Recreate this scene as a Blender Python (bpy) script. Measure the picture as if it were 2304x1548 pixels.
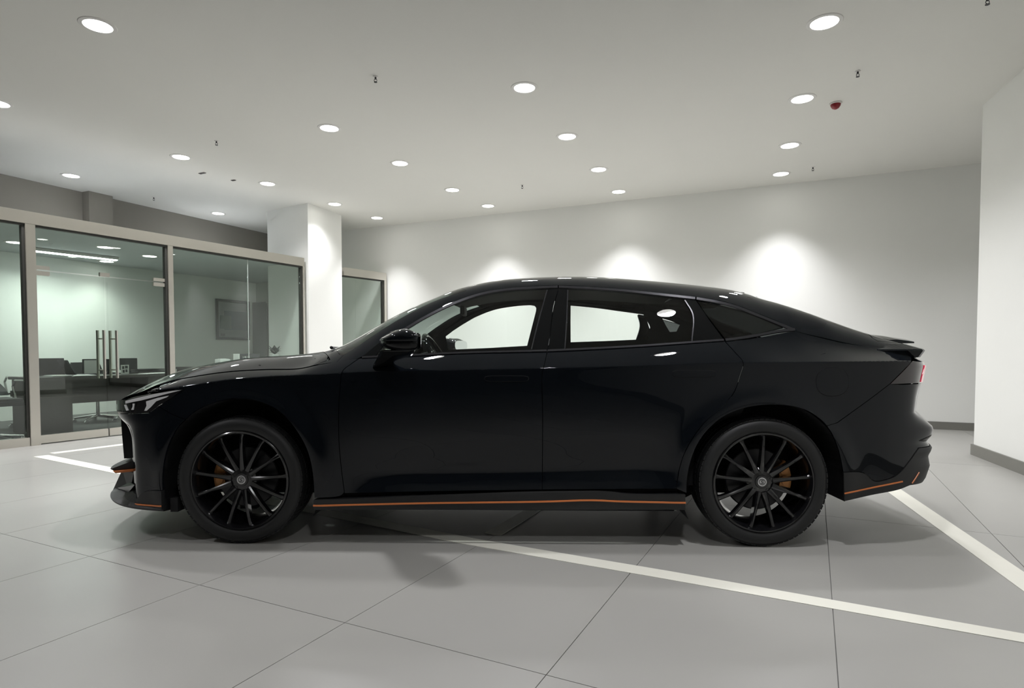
import bpy, bmesh, math, random
import numpy as np
from mathutils import Vector, Matrix
from mathutils.geometry import delaunay_2d_cdt
for o in list(bpy.data.objects): bpy.data.objects.remove(o)
random.seed(7)
SC = bpy.context.scene
COL = SC.collection

# ------------------------------------------------------------------ camera
F = 1360.0; PITCH = math.radians(2.0); CXP = 1152.0
PYP = 790 + F*math.tan(PITCH); CAMH = 1.0235
cam = bpy.data.cameras.new('camera'); camo = bpy.data.objects.new('camera', cam); COL.objects.link(camo)
camo.location = (0, 0, CAMH); camo.rotation_euler = (math.pi/2 - PITCH, 0, 0)
cam.sensor_width = 36; cam.lens = F/2304*36; cam.shift_y = (PYP - 774)/2304; cam.clip_start = .05
SC.camera = camo
# ------------------------------------------------------------------ world and exposure
w = bpy.data.worlds.new('world'); SC.world = w; w.use_nodes = True
w.node_tree.nodes['Background'].inputs[0].default_value = (.5, .52, .5, 1)
w.node_tree.nodes['Background'].inputs[1].default_value = .05
SC.view_settings.view_transform = 'Standard'; SC.view_settings.look = 'None'
SC.view_settings.gamma = 1; SC.view_settings.use_curve_mapping = False
SC.view_settings.exposure = 0.0
LAMP_W = 295.0; LAMP_COL = (.97, .965, 1.0)

# ------------------------------------------------------------------ pixel helpers (photo 2304x1548)
cp, sp = math.cos(PITCH), math.sin(PITCH)
def ray(px, py):
    a = (px - CXP)/F; b = (PYP - py)/F
    return np.array([a, cp + b*sp, -sp + b*cp])
def on_z(px, py, z):
    r = ray(px, py); t = (z - CAMH)/r[2]
    return np.array([r[0]*t, r[1]*t, z])
def project(P):
    P = np.asarray(P, float); x = P[..., 0]; y = P[..., 1]; z = P[..., 2] - CAMH
    dep = y*cp - z*sp; up = y*sp + z*cp
    return np.stack([CXP + F*x/dep, PYP - F*up/dep], -1)

# ------------------------------------------------------------------ materials
MATS = {}
def mat(name, col, rough=.5, metal=0., coat=0., spec=.5, emit=None, estr=0., noise=0., nscale=8., bump=0., bscale=60., trans=0., coatr=.03, cior=1.5):
    if name in MATS: return MATS[name]
    m = bpy.data.materials.new(name); m.use_nodes = True
    nt = m.node_tree; b = nt.nodes['Principled BSDF']
    b.inputs['Base Color'].default_value = (*col, 1); b.inputs['Roughness'].default_value = rough
    b.inputs['Metallic'].default_value = metal; b.inputs['Specular IOR Level'].default_value = spec
    b.inputs['Coat Weight'].default_value = coat; b.inputs['Coat Roughness'].default_value = coatr
    b.inputs['Transmission Weight'].default_value = trans; b.inputs['Coat IOR'].default_value = cior
    if emit: b.inputs['Emission Color'].default_value = (*emit, 1); b.inputs['Emission Strength'].default_value = estr
    if noise or bump:
        tc = nt.nodes.new('ShaderNodeTexCoord')
        if noise:
            n = nt.nodes.new('ShaderNodeTexNoise'); n.inputs['Scale'].default_value = nscale; n.inputs['Detail'].default_value = 5
            nt.links.new(tc.outputs['Object'], n.inputs['Vector'])
            mx = nt.nodes.new('ShaderNodeMixRGB'); mx.inputs[1].default_value = (*[c*(1-noise) for c in col], 1); mx.inputs[2].default_value = (*[min(1, c*(1+noise)) for c in col], 1)
            nt.links.new(n.outputs['Fac'], mx.inputs[0]); nt.links.new(mx.outputs[0], b.inputs['Base Color'])
        if bump:
            n2 = nt.nodes.new('ShaderNodeTexNoise'); n2.inputs['Scale'].default_value = bscale; n2.inputs['Detail'].default_value = 3
            nt.links.new(tc.outputs['Object'], n2.inputs['Vector'])
            bp = nt.nodes.new('ShaderNodeBump'); bp.inputs['Strength'].default_value = bump; bp.inputs['Distance'].default_value = .01
            nt.links.new(n2.outputs['Fac'], bp.inputs['Height']); nt.links.new(bp.outputs[0], b.inputs['Normal'])
    MATS[name] = m; return m
def glass(name, tint, refl=1.0, rough=.0, ior=1.5):
    if name in MATS: return MATS[name]
    m = bpy.data.materials.new(name); m.use_nodes = True; nt = m.node_tree
    for n in list(nt.nodes): nt.nodes.remove(n)
    out = nt.nodes.new('ShaderNodeOutputMaterial'); tr = nt.nodes.new('ShaderNodeBsdfTransparent'); tr.inputs[0].default_value = (*tint, 1)
    gl = nt.nodes.new('ShaderNodeBsdfGlossy'); gl.inputs['Roughness'].default_value = rough; gl.inputs[0].default_value = (refl, refl, refl, 1)
    fr = nt.nodes.new('ShaderNodeFresnel'); fr.inputs[0].default_value = ior
    ge = nt.nodes.new('ShaderNodeNewGeometry'); ma = nt.nodes.new('ShaderNodeMath'); ma.operation = 'MULTIPLY_ADD'; ma.inputs[1].default_value = 1/ior - ior; ma.inputs[2].default_value = ior   # thin pane: same reflectance from both faces
    nt.links.new(ge.outputs['Backfacing'], ma.inputs[0]); nt.links.new(ma.outputs[0], fr.inputs[0])
    mx = nt.nodes.new('ShaderNodeMixShader')
    nt.links.new(fr.outputs[0], mx.inputs[0]); nt.links.new(tr.outputs[0], mx.inputs[1]); nt.links.new(gl.outputs[0], mx.inputs[2]); nt.links.new(mx.outputs[0], out.inputs[0])
    MATS[name] = m; return m

def floor_mat():
    m = bpy.data.materials.new('polished_tile'); m.use_nodes = True; nt = m.node_tree; b = nt.nodes['Principled BSDF']
    N = nt.nodes.new; L = nt.links.new
    geo = N('ShaderNodeNewGeometry')
    n = N('ShaderNodeTexNoise'); n.inputs['Scale'].default_value = 1.1; n.inputs['Detail'].default_value = 3; n.inputs['Roughness'].default_value = .5
    L(geo.outputs['Position'], n.inputs['Vector'])
    r = N('ShaderNodeValToRGB'); r.color_ramp.elements[0].position = .15; r.color_ramp.elements[1].position = .9
    r.color_ramp.elements[0].color = (.335, .33, .31, 1); r.color_ramp.elements[1].color = (.385, .38, .355, 1)
    L(n.outputs['Fac'], r.inputs[0]); L(r.outputs[0], b.inputs['Base Color'])
    n2 = N('ShaderNodeTexNoise'); n2.inputs['Scale'].default_value = 2.3; n2.inputs['Detail'].default_value = 3
    L(geo.outputs['Position'], n2.inputs['Vector'])
    mr = N('ShaderNodeMapRange'); mr.inputs[1].default_value = .1; mr.inputs[2].default_value = .9; mr.inputs[3].default_value = .25; mr.inputs[4].default_value = .33
    b.inputs['Roughness'].default_value = .3
    n3 = N('ShaderNodeTexNoise'); n3.inputs['Scale'].default_value = 14; n3.inputs['Detail'].default_value = 4
    L(geo.outputs['Position'], n3.inputs['Vector'])
    bp = N('ShaderNodeBump'); bp.inputs['Strength'].default_value = .0; bp.inputs['Distance'].default_value = .02
    L(n3.outputs['Fac'], bp.inputs['Height']); L(bp.outputs[0], b.inputs['Normal'])
    b.inputs['Specular IOR Level'].default_value = .32
    return m
def brushed_mat():
    m = bpy.data.materials.new('brushed_steel'); m.use_nodes = True; nt = m.node_tree; b = nt.nodes['Principled BSDF']
    b.inputs['Base Color'].default_value = (.64, .615, .56, 1); b.inputs['Metallic'].default_value = 1; b.inputs['Roughness'].default_value = .3
    b.inputs['Anisotropic'].default_value = .6
    tc = nt.nodes.new('ShaderNodeTexCoord'); mp = nt.nodes.new('ShaderNodeMapping'); mp.inputs['Scale'].default_value = (2, 2, 180)
    n = nt.nodes.new('ShaderNodeTexNoise'); n.inputs['Scale'].default_value = 3
    bp = nt.nodes.new('ShaderNodeBump'); bp.inputs['Strength'].default_value = .05; bp.inputs['Distance'].default_value = .01
    nt.links.new(tc.outputs['Object'], mp.inputs[0]); nt.links.new(mp.outputs[0], n.inputs['Vector']); nt.links.new(n.outputs['Fac'], bp.inputs['Height']); nt.links.new(bp.outputs[0], b.inputs['Normal'])
    return m
M_FLOOR = floor_mat(); M_STEEL = brushed_mat()
M_GROUT = mat('grout', (.12, .118, .11), .8)
M_WALL = mat('white_wall', (.85, .855, .82), .7, noise=.015, nscale=2, bump=.02, bscale=90)
M_CEIL = mat('ceiling_paint', (.74, .735, .69), .8, noise=.012, nscale=1.5)
M_GREYW = mat('grey_wall', (.24, .225, .20), .8, noise=.03, nscale=2)
M_SKIRT = mat('grey_skirting', (.19, .187, .165), .5, noise=.05)
M_LINE = mat('white_floor_paint', (.80, .79, .70), .45, noise=.04, nscale=6, bump=.05, bscale=30)
M_GLASSP = glass('office_glass', (.87, .915, .885))
M_GASKET = mat('black_gasket', (.03, .03, .025), .6)
M_PAINT = mat('black_car_paint', (.005, .0065, .0088), .4, coat=1, spec=0., coatr=.012, cior=1.42)
M_GLOSSB = mat('gloss_black_trim', (.004, .0045, .005), .06, spec=.3)
M_TRIM = mat('satin_dark_trim', (.05, .05, .055), .22, metal=.6)
M_MATTEB = mat('matte_black_plastic', (.012, .0125, .013), .5)
M_LINER = mat('dark_liner', (.006, .006, .007), .85)
M_RUBBER = mat('tyre_rubber', (.011, .0115, .012), .55, bump=.05, bscale=120)
M_RIM = mat('black_alloy', (.006, .006, .007), .18, coat=.7, coatr=.03)
M_ORANGE = mat('orange_stripe', (.72, .22, .065), .4)
M_COPPER = mat('copper_caliper', (.52, .24, .08), .35, metal=.4)
M_DISC = mat('brake_disc_steel', (.05, .05, .052), .4, metal=.9)
M_CHROME = mat('chrome', (.75, .75, .76), .12, metal=1)
M_SILVER = mat('silver_emblem', (.62, .62, .62), .3, metal=.6)
M_CARGLASS = glass('car_side_glass', (.90, .94, .915))
M_PRIVGLASS = glass('dark_privacy_glass', (.10, .11, .11))
M_SCREENG = glass('windscreen_glass', (.36, .42, .395))
M_LAMPCLR = mat('headlamp_pale_sheen', (.85, .86, .87), .3, coat=1)  # near-white base stands for the ceiling reflected in the clear lens
M_DKCHR = mat('dark_chrome', (.18, .18, .185), .25, metal=.9)
M_LAMPDRK = mat('headlamp_dark', (.012, .012, .013), .1, coat=1)
M_RED = mat('red_lamp', (.55, .015, .06), .15, emit=(1, .05, .12), estr=.35, coat=1)
M_DKRED = mat('smoked_lamp', (.012, .004, .005), .08, coat=1)
M_INT = mat('interior_dark', (.016, .017, .018), .7)
M_INT2 = mat('headliner', (.03, .031, .031), .85)
M_SEAT = mat('seat_leather', (.02, .02, .021), .5)
M_MIRGL = mat('mirror_glass', (.8, .82, .82), .02, metal=1)
M_DIFF = mat('lamp_diffuser', (.9, .9, .9), .5, emit=(1, .99, .95), estr=14)
M_TUBE = mat('tube_light', (.9, .9, .9), .5, emit=(.93, .97, 1), estr=16)
M_RING = mat('lamp_ring', (.72, .71, .68), .45)

# ------------------------------------------------------------------ mesh helpers
def link(name, me, m=None, parent=None, loc=None):
    o = bpy.data.objects.new(name, me); COL.objects.link(o)
    if m is not None: me.materials.append(m)
    if parent is not None: o.parent = parent
    if loc is not None: o.location = loc
    return o
def from_bm(name, bm, m, parent=None, smooth=False, loc=None):
    bmesh.ops.recalc_face_normals(bm, faces=bm.faces)
    me = bpy.data.meshes.new(name); bm.to_mesh(me); bm.free()
    if smooth:
        for p in me.polygons: p.use_smooth = True
        try: me.set_sharp_from_angle(angle=math.radians(38))
        except Exception: pass
    return link(name, me, m, parent, loc)
def empty(name, loc=(0, 0, 0), rz=0):
    o = bpy.data.objects.new(name, None); COL.objects.link(o); o.location = loc; o.rotation_euler = (0, 0, rz); o.empty_display_size = .1
    return o
def tag(o, label=None, cat=None, group=None, kind=None):
    if label: o['label'] = label
    if cat: o['category'] = cat
    if group: o['group'] = group
    if kind: o['kind'] = kind
    return o
def box(bm, c, s, M=None, bev=0.):
    r = bmesh.ops.create_cube(bm, size=1); vs = r['verts']
    bmesh.ops.scale(bm, vec=s, verts=vs)
    if bev:
        es = list({e for v in vs for e in v.link_edges})
        rb = bmesh.ops.bevel(bm, geom=es, offset=bev, segments=3, affect='EDGES', profile=.6)
        vs = list({v for f in rb['faces'] for v in f.verts} | {v for v in vs if v.is_valid})
    bmesh.ops.translate(bm, vec=c, verts=vs)
    if M is not None: bmesh.ops.transform(bm, matrix=M, verts=vs)
    return vs
def prism(bm, pts2, z0, z1):
    a = [bm.verts.new((p[0], p[1], z0)) for p in pts2]; b = [bm.verts.new((p[0], p[1], z1)) for p in pts2]
    n = len(a)
    for i in range(n): bm.faces.new((a[i], a[(i+1) % n], b[(i+1) % n], b[i]))
    bm.faces.new(a[::-1]); bm.faces.new(b)
def lathe(bm, prof, seg=64, M=None, close=False):
    """prof: list of (axial, radius) ; axis = local Y"""
    rings = []
    for (y, r) in prof:
        ring = []
        for i in range(seg):
            t = 2*math.pi*i/seg; v = Vector((r*math.cos(t), y, r*math.sin(t)))
            if M is not None: v = M @ v
            ring.append(bm.verts.new(v))
        rings.append(ring)
    n = len(rings)
    for k in range(n if close else n-1):
        A = rings[k]; B = rings[(k+1) % n]
        for i in range(seg): bm.faces.new((A[i], A[(i+1) % seg], B[(i+1) % seg], B[i]))
    return rings
def tube(bm, pts, r, seg=10, cap=True):
    pts = [Vector(p) for p in pts]; rings = []; up = Vector((0, 0, 1)); prev = None
    for i, p in enumerate(pts):
        t = (pts[min(i+1, len(pts)-1)] - pts[max(i-1, 0)]).normalized()
        a = (prev - t*prev.dot(t)) if prev is not None else (up.cross(t) if abs(t.z) < .95 else Vector((1, 0, 0)).cross(t))
        a.normalize(); prev = a; b = t.cross(a); rr = r[i] if isinstance(r, (list, tuple)) else r
        rings.append([bm.verts.new(p + (a*math.cos(2*math.pi*k/seg) + b*math.sin(2*math.pi*k/seg))*rr) for k in range(seg)])
    for A, B in zip(rings[:-1], rings[1:]):
        for k in range(seg): bm.faces.new((A[k], A[(k+1) % seg], B[(k+1) % seg], B[k]))
    if cap: bm.faces.new(rings[0][::-1]); bm.faces.new(rings[-1])

# ------------------------------------------------------------------ room frame
PHI = math.atan((1778-1152)/F); sP, cP = math.sin(PHI), math.cos(PHI)
def R(u, v, z=0.): return Vector((u*sP + v*cP, u*cP - v*sP, z))
CEIL = 3.40
def wall(name, pts, z0, z1, m, thick=.15, side=1):
    """a straight wall between two floor points, thickness to one side"""
    a = Vector((pts[0][0], pts[0][1])); b = Vector((pts[1][0], pts[1][1])); d = (b-a).normalized(); n = Vector((-d.y, d.x))*thick*side
    bm = bmesh.new(); prism(bm, [a, b, b+n, a+n], z0, z1)
    o = from_bm(name, bm, m); tag(o, kind='structure'); return o
def skirting(name, p, q, side, h=.10, t=.02):
    a = Vector((p[0], p[1])); b = Vector((q[0], q[1])); d = (b-a).normalized(); n = Vector((-d.y, d.x))*side
    bm = bmesh.new(); prism(bm, [a+n*.001, b+n*.001, b+n*t, a+n*t], 0, h)
    bmesh.ops.bevel(bm, geom=[e for e in bm.edges if abs((e.verts[0].co+e.verts[1].co).z/2-h) < 1e-4], offset=.006, segments=2, affect='EDGES')
    o = from_bm(name, bm, M_SKIRT); tag(o, kind='structure'); return o

BW1 = Vector((-2.50, 11.61)); BW2 = Vector((5.957, 7.73)); bwd = (BW2-BW1).normalized()
BWL = BW1 - bwd*9.0; BWR = BW2 + bwd*2.5
RW1 = Vector((4.56, 5.94)); RW2 = Vector((4.275, 5.06)); rwd = (RW2-RW1).normalized(); RWN = RW1 + rwd*14
NEAR_U = -7.0
wb = wall('wall_back', (BWL, BWR), 0, CEIL, M_WALL, side=1)
skirting('baseboard_back', BW1 + bwd*.16, BWR, -1)
# right-hand wall block: front face and the return face towards the back wall
rn = Vector((-rwd.y, rwd.x));
if rn.x < 0: rn = -rn
bm = bmesh.new(); prism(bm, [RW1, RWN, RWN + rn*.5, RW1 + rn*.5 ], 0, CEIL); o = from_bm('wall_right', bm, M_WALL); tag(o, kind='structure')
bm = bmesh.new(); q0 = RW1 - rwd*.02 - rn*.02; q1 = RWN - rn*.02
prism(bm, [q0, q1, q1 + rn*.019, RW1 - rn*.001 - rwd*.001, RW1 - rwd*.001 + rn*.49, RW1 - rwd*.02 + rn*.49], 0, .105); o = from_bm('baseboard_right', bm, M_SKIRT); tag(o, kind='structure')
# recess side wall behind the right wall
rs = RW1 + rn*.5
wall('wall_recess', (rs + Vector((1.2, -.4)), BWR + bwd*.1), 0, CEIL, M_WALL, side=-1)
# near wall behind the camera, far-left wall
NA = R(NEAR_U, -14); NB = R(NEAR_U, 6)
wall('wall_near', (NA, NB), 0, CEIL, mat('dark_reflection_wall', (.11, .115, .12), .4), side=-1)  # unseen wall, kept dark so the car paint reflects little
wall('wall_far_left', (R(NEAR_U, -13.5), R(15.5, -13.5)), 0, CEIL, M_GREYW, side=1)
# ceiling
bm = bmesh.new(); prism(bm, [R(NEAR_U-.2, -14), R(16, -14), R(16, 8), R(NEAR_U-.2, 8)], CEIL, CEIL+.12); o = from_bm('ceiling', bm, M_CEIL); tag(o, kind='structure')
# floor slab and tiles
bm = bmesh.new(); prism(bm, [R(NEAR_U-.2, -14), R(16, -14), R(16, 8), R(NEAR_U-.2, 8)], -.2, -.004); FLO = from_bm('floor', bm, M_GROUT); tag(FLO, kind='structure')
TA = math.radians(26.5); TW, TL = .825, 2.475
td = Vector((math.sin(TA), math.cos(TA))); tp = Vector((math.cos(TA), -math.sin(TA))); T0 = Vector((-.6302, 2.2451))
g = .0016
bm = bmesh.new(); prism(bm, [(g, g), (TW-g, g), (TW-g, TL-g), (g, TL-g)], -.02, 0); 
tme = bpy.data.meshes.new('floor_tile'); bmesh.ops.recalc_face_normals(bm, faces=bm.faces); bm.to_mesh(tme); bm.free(); tme.materials.append(M_FLOOR)
bwn = Vector((bwd.y, -bwd.x))
for j in range(-4, 6):
    for i in range(-10, 13):
        org = T0 + tp*(i*TW) + td*(j*TL); c = org + tp*TW/2 + td*TL/2
        if (c - BW1).dot(bwn) < -1.2: continue
        pv = project(np.array([c.x, max(c.y, .5), 0])); v = c.x*cP - c.y*sP; u = c.x*sP + c.y*cP
        if v < -13.4 or u < -7.5 or v > 6 : continue
        o = bpy.data.objects.new('floor_tile', tme); COL.objects.link(o); o.location = (org.x, org.y, 0); o.rotation_euler = (0, 0, -TA); o.parent = FLO

# pillar
PC = Vector((-3.285, 9.80)); PL = Vector((-4.16, 10.356)); PR = Vector((-2.994, 10.693))
bm = bmesh.new(); prism(bm, [PC, PR, PR+PL-PC, PL], 0, CEIL); o = from_bm('wall_pillar', bm, M_WALL); tag(o, kind='structure')
bm = bmesh.new()
k1 = (PC-PL).normalized()*.02; k2 = (PC-PR).normalized()*.02
prism(bm, [PC + k1 + k2, PR + k1, PR, PC, PL, PL + k2], 0, .10); o = from_bm('baseboard_pillar', bm, M_SKIRT); tag(o, kind='structure')

# ------------------------------------------------------------------ glass partition
GA = Vector((-5.338, 6.270)); GB = Vector((-3.36, 9.785)); gd = (GB-GA).normalized(); gn = Vector((-gd.y, gd.x))  # gn points to the office
def gp(t, n=0.): return GA + gd*t + gn*n
def gbox(name, t0, t1, n0, n1, z0, z1, m, parent=None, bev=.003):
    bm = bmesh.new(); prism(bm, [gp(t0, n0), gp(t1, n0), gp(t1, n1), gp(t0, n1)], z0, z1)
    if bev: bmesh.ops.bevel(bm, geom=list(bm.edges), offset=bev, segments=2, affect='EDGES')
    return from_bm(name, bm, m, parent)
TEND = 4.03; HB, HT = 2.385, 2.518
WIN = gbox('window_1', -9.0, TEND, -.03, .07, HB, HT, M_STEEL); tag(WIN, kind='structure')
gbox('header_gasket', -9.0, TEND-.03, -.012, .05, HB-.022, HB-.001, M_GASKET, WIN, 0)
for (t0, t1) in ((-4.3, -4.2), (-2.0, -1.9), (.262, .356), (1.802, 1.872), (TEND-.035, TEND)):
    gbox('post', t0, t1, -.03, .07, 0, HB-.001, M_STEEL, WIN)
    gbox('post_gasket', t0-.022, t0-.001, -.005, .05, .09, HB-.023, M_GASKET, WIN, 0)
for (t0, t1) in ((-8.9, -4.302), (-4.198, -2.002), (-1.898, .26), (1.874, TEND-.037)):
    gbox('bottom_rail', t0, t1, -.02, .06, 0, .092, M_STEEL, WIN)
for (t0, t1) in ((-8.9, -4.325), (-4.195, -2.025), (-1.895, .238), (1.876, 3.010), (3.016, TEND-.06)):
    gbox('pane', t0, t1, .014, .026, .093, HB-.024, M_GLASSP, WIN, 0)
gbox('pane', .358, 1.778, .014, .026, 1.912, HB-.024, M_GLASSP, WIN, 0)
gbox('pane_joint', 3.0105, 3.0155, .012, .028, .093, HB-.024, mat('silicone', (.55, .58, .55), .4), WIN, 0)
DR = gbox('door_1', .36, 1.058, .014, .026, .10, 1.898, M_GLASSP, None, 0); tag(DR, kind='structure')
DR2 = gbox('door_2', 1.066, 1.776, .014, .026, .10, 1.898, M_GLASSP, None, 0); tag(DR2, kind='structure')
for (D, t0, t1) in ((DR, .36, 1.056), (DR2, 1.068, 1.776)):
    gbox('door_rail', t0, t1, -.005, .045, .012, .099, M_STEEL, D)
gbox('hinge_plate', .362, .495, .002, .038, 1.85, 1.897, M_STEEL, DR); gbox('hinge_plate', 1.63, 1.774, .002, .038, 1.85, 1.897, M_STEEL, DR2)
gbox('hinge_plate', .362, .495, .002, .038, 1.913, 1.955, M_STEEL, WIN); gbox('hinge_plate', 1.63, 1.777, .002, .038, 1.913, 1.955, M_STEEL, WIN)
gbox('patch_fitting', 1.005, 1.115, .004, .036, 1.905, 1.95, M_STEEL, WIN)
for (D, t) in ((DR, 1.005), (DR2, 1.145)):
    bm = bmesh.new()
    for n in (-.05, .09):
        p = gp(t + (.0 if n < 0 else .0), n); tube(bm, [(p.x, p.y, .70), (p.x, p.y, 1.27)], .0155, 12)
    for z in (.80, 1.17):
        a = gp(t, -.05); b = gp(t, .09); tube(bm, [(a.x, a.y, z), (b.x, b.y, z)], .009, 8)
    from_bm('pull_handle', bm, M_STEEL, D, True)
# second partition beyond the pillar
P2 = Vector((-2.985, 10.72)); P3 = Vector((-2.40, 11.52)); g2 = (P3-P2).normalized(); n2 = Vector((-g2.y, g2.x)); L2 = (P3-P2).length
def g2box(name, t0, t1, n0, n1, z0, z1, m, parent=None, bev=.003):
    bm = bmesh.new(); prism(bm, [P2+g2*t0+n2*n0, P2+g2*t1+n2*n0, P2+g2*t1+n2*n1, P2+g2*t0+n2*n1], z0, z1)
    if bev: bmesh.ops.bevel(bm, geom=list(bm.edges), offset=bev, segments=2, affect='EDGES')
    return from_bm(name, bm, m, parent)
W2 = g2box('window_2', 0, L2, -.03, .07, 2.36, 2.50, M_STEEL); tag(W2, kind='structure')
g2box('header_gasket', 0, L2-.06, -.012, .05, 2.338, 2.359, M_GASKET, W2, 0)
g2box('post', L2-.055, L2, -.03, .07, 0, 2.358, M_STEEL, W2); g2box('post_gasket', L2-.08, L2-.056, -.005, .05, .09, 2.337, M_GASKET, W2, 0)
g2box('bottom_rail', 0, L2-.057, -.02, .06, 0, .092, M_STEEL, W2)
g2box('pane', .005, .285, .014, .026, .093, 2.337, M_GLASSP, W2, 0); g2box('pane', .291, L2-.082, .014, .026, .093, 2.337, M_GLASSP, W2, 0)

# ------------------------------------------------------------------ office behind the partition
OV = -10.4     # office back wall plane (v)
UW = -9.65     # upper wall over the office
bm = bmesh.new()
prism(bm, [R(-2, OV-.15), R(15, OV-.15), R(15, OV), R(-2, OV)], 0, 2.56); o = from_bm('wall_office', bm, mat('office_wall_paint', (.86, .885, .84), .7)); tag(o, kind='structure')
bm = bmesh.new(); prism(bm, [R(-7, UW-.15), R(13.3, UW-.15), R(13.3, UW), R(-7, UW)], 2.52, CEIL); o = from_bm('wall_left', bm, M_GREYW); tag(o, kind='structure')
# office ceiling slab (hidden behind the header)
e0 = gp(-9, .075); e1 = gp(TEND, .075)
bm = bmesh.new(); prism(bm, [e0, e1, (PL.x, PL.y), R(12.8, -9.2).xy, R(15, OV).xy, R(-2, OV).xy, R(-6, -12).xy], 2.47, 2.505); o = from_bm('ceiling_office', bm, mat('office_ceiling_paint', (.62, .65, .66), .8)); tag(o, kind='structure')
bm = bmesh.new(); prism(bm, [gp(-9, .09), gp(TEND - .04, .09), gp(TEND + .02, .95), R(9.35, OV + .01).xy, R(-2, OV + .01).xy, R(-5, -10.4).xy], .0004, .006); o = from_bm('floor_office_cover', bm, mat('grey_office_cover', (.075, .078, .075), .95, noise=.25, nscale=120, bump=.2, bscale=300)); tag(o, kind='structure')  # thin dark grey sheet added over the office floor tiles
# duct column on the upper wall
bm = bmesh.new(); c = R(5.72, UW)
def rbox(bm, u0, u1, v0, v1, z0, z1): prism(bm, [R(u0, v0), R(u1, v0), R(u1, v1), R(u0, v1)], z0, z1)
rbox(bm, 5.60, 5.95, UW, UW+.16, 2.60, CEIL); o = from_bm('wall_duct_column', bm, M_GREYW); tag(o, kind='structure')

# ------------------------------------------------------------------ parking lines
def line(name, a, b, wid, label, ext=(0, 0)):
    a = Vector(a); b = Vector(b); d = (b-a).normalized(); n = Vector((-d.y, d.x))*wid/2; a = a - d*ext[0]; b = b + d*ext[1]
    bm = bmesh.new(); prism(bm, [a-n, b-n, b+n, a+n], .0003, .0022)
    return tag(from_bm(name, bm, M_LINE), label, 'floor marking')
fp = lambda x, y: on_z(x, y, 0)[:2]
c0 = fp(92, 1026); c1 = fp(1060, 1219)
a_ = (np.array(fp(1504, 1285))+np.array(fp(1504, 1305)))/2; b_ = (np.array(fp(2304, 1427))+np.array(fp(2304, 1446.5)))/2
def poly_line(name, pts, wid, label, cuts=None):
    bm = bmesh.new(); P = [Vector(p) for p in pts]; Ls = []; Rs = []
    for i, p in enumerate(P):
        d = (P[min(i+1, len(P)-1)] - P[max(i-1, 0)]).normalized(); n = Vector((-d.y, d.x))*(wid if not isinstance(wid, list) else wid[i])/2
        Ls.append(p+n); Rs.append(p-n)
    prism(bm, Ls + Rs[::-1], .0003, .0022)
    return tag(from_bm(name, bm, M_LINE), label, 'floor marking')
dirl = (b_-a_)/np.linalg.norm(b_-a_)
poly_line('parking_line', [c0, c1, a_, b_, b_+dirl*.5], [.12, .105, .105, .085, .085], 'long white parking line running under the car and out at the bottom right')
q0 = np.array(fp(88, 1024)); q1 = np.array(fp(279, 1000)); dq = (q1-q0)/np.linalg.norm(q1-q0)
line('parking_line', q0 + dq*.11, q1 + dq*2.2, .105, 'white parking line running back from the corner beside the front bumper')
m0 = (np.array(fp(2025, 1102.6))+np.array(fp(2004, 1109.5)))/2; m1 = (np.array(fp(2304, 1292))+np.array(fp(2304, 1326.5)))/2; dm = (m1-m0)/np.linalg.norm(m1-m0)
line('parking_line', m0 - dm*2.5, m1 + dm*.22, .118, 'white parking line on the right behind the rear bumper')
n0 = np.array(fp(1103, 1206)); n1 = np.array(fp(1198, 1149)); dn = (n1-n0)/np.linalg.norm(n1-n0)
line('parking_line', n0 + dn*.03, n1 + dn*.9, .10, 'short white parking line under the middle of the car')

# ------------------------------------------------------------------ ceiling downlights
def lamp_meshes():
    bm = bmesh.new(); lathe(bm, [(0, .098), (.006, .094), (.004, .120), (0, .124)], 40, Matrix.Rotation(-math.pi/2, 4, 'X'))
    bmesh.ops.recalc_face_normals(bm, faces=bm.faces); ring = bpy.data.meshes.new('trim_ring'); bm.to_mesh(ring); bm.free(); ring.materials.append(M_RING)
    bm = bmesh.new(); rr = lathe(bm, [(.0, .096), (.004, .088), (.006, .05), (.0065, .004)], 32, Matrix.Rotation(-math.pi/2, 4, 'X')); bm.faces.new(rr[-1])
    bmesh.ops.recalc_face_normals(bm, faces=bm.faces); dif = bpy.data.meshes.new('diffuser'); bm.to_mesh(dif); bm.free(); dif.materials.append(M_DIFF)
    return ring, dif
RINGM, DIFM = lamp_meshes()
spot = bpy.data.lights.new('downlight_beam', 'SPOT'); spot.energy = LAMP_W; spot.color = LAMP_COL; spot.spot_size = math.radians(138); spot.spot_blend = 1.0; spot.shadow_soft_size = .085
spotn = spot.copy(); spotn.spot_size = math.radians(88); spotn.energy = LAMP_W*1.08; spotl = spotn.copy(); spotl.energy = LAMP_W*.5; spotl.spot_size = math.radians(120); spotm = spot.copy(); spotm.energy = LAMP_W*.82
def downlight(x, y, z, label, group='round recessed downlights in the hall ceiling', power=True, beam=None):
    e = empty('ceiling_downlight', (x, y, z)); tag(e, label, 'ceiling lamp', group)
    a = bpy.data.objects.new('trim_ring', RINGM); COL.objects.link(a); a.parent = e
    b = bpy.data.objects.new('diffuser', DIFM); COL.objects.link(b); b.parent = e
    if power:
        l = bpy.data.objects.new('downlight_beam', beam or spot); COL.objects.link(l); l.parent = e; l.location = (0, 0, -.012)
    return e
rows = {
 'the row nearest the right wall': [(1855, 50), (1805, 222), (1777, 327), (1757, 391)],
 'the row above the car roof': [(1180, 197), (1276, 307), (1347, 381), (1392, 431)],
 'the row running past the white pillar': [(220, 57), (741, 288), (900, 367), (1018, 427), (1098, 463)],
 'the row ending just beside the pillar': [(-6, 232), (407, 353), (602, 413), (753, 459), (848, 490)],
 'the pair over the glass office': [(160, 395), (491, 480)]}
onames = ['nearest', 'second nearest', 'third nearest', 'fourth nearest', 'farthest']
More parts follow.
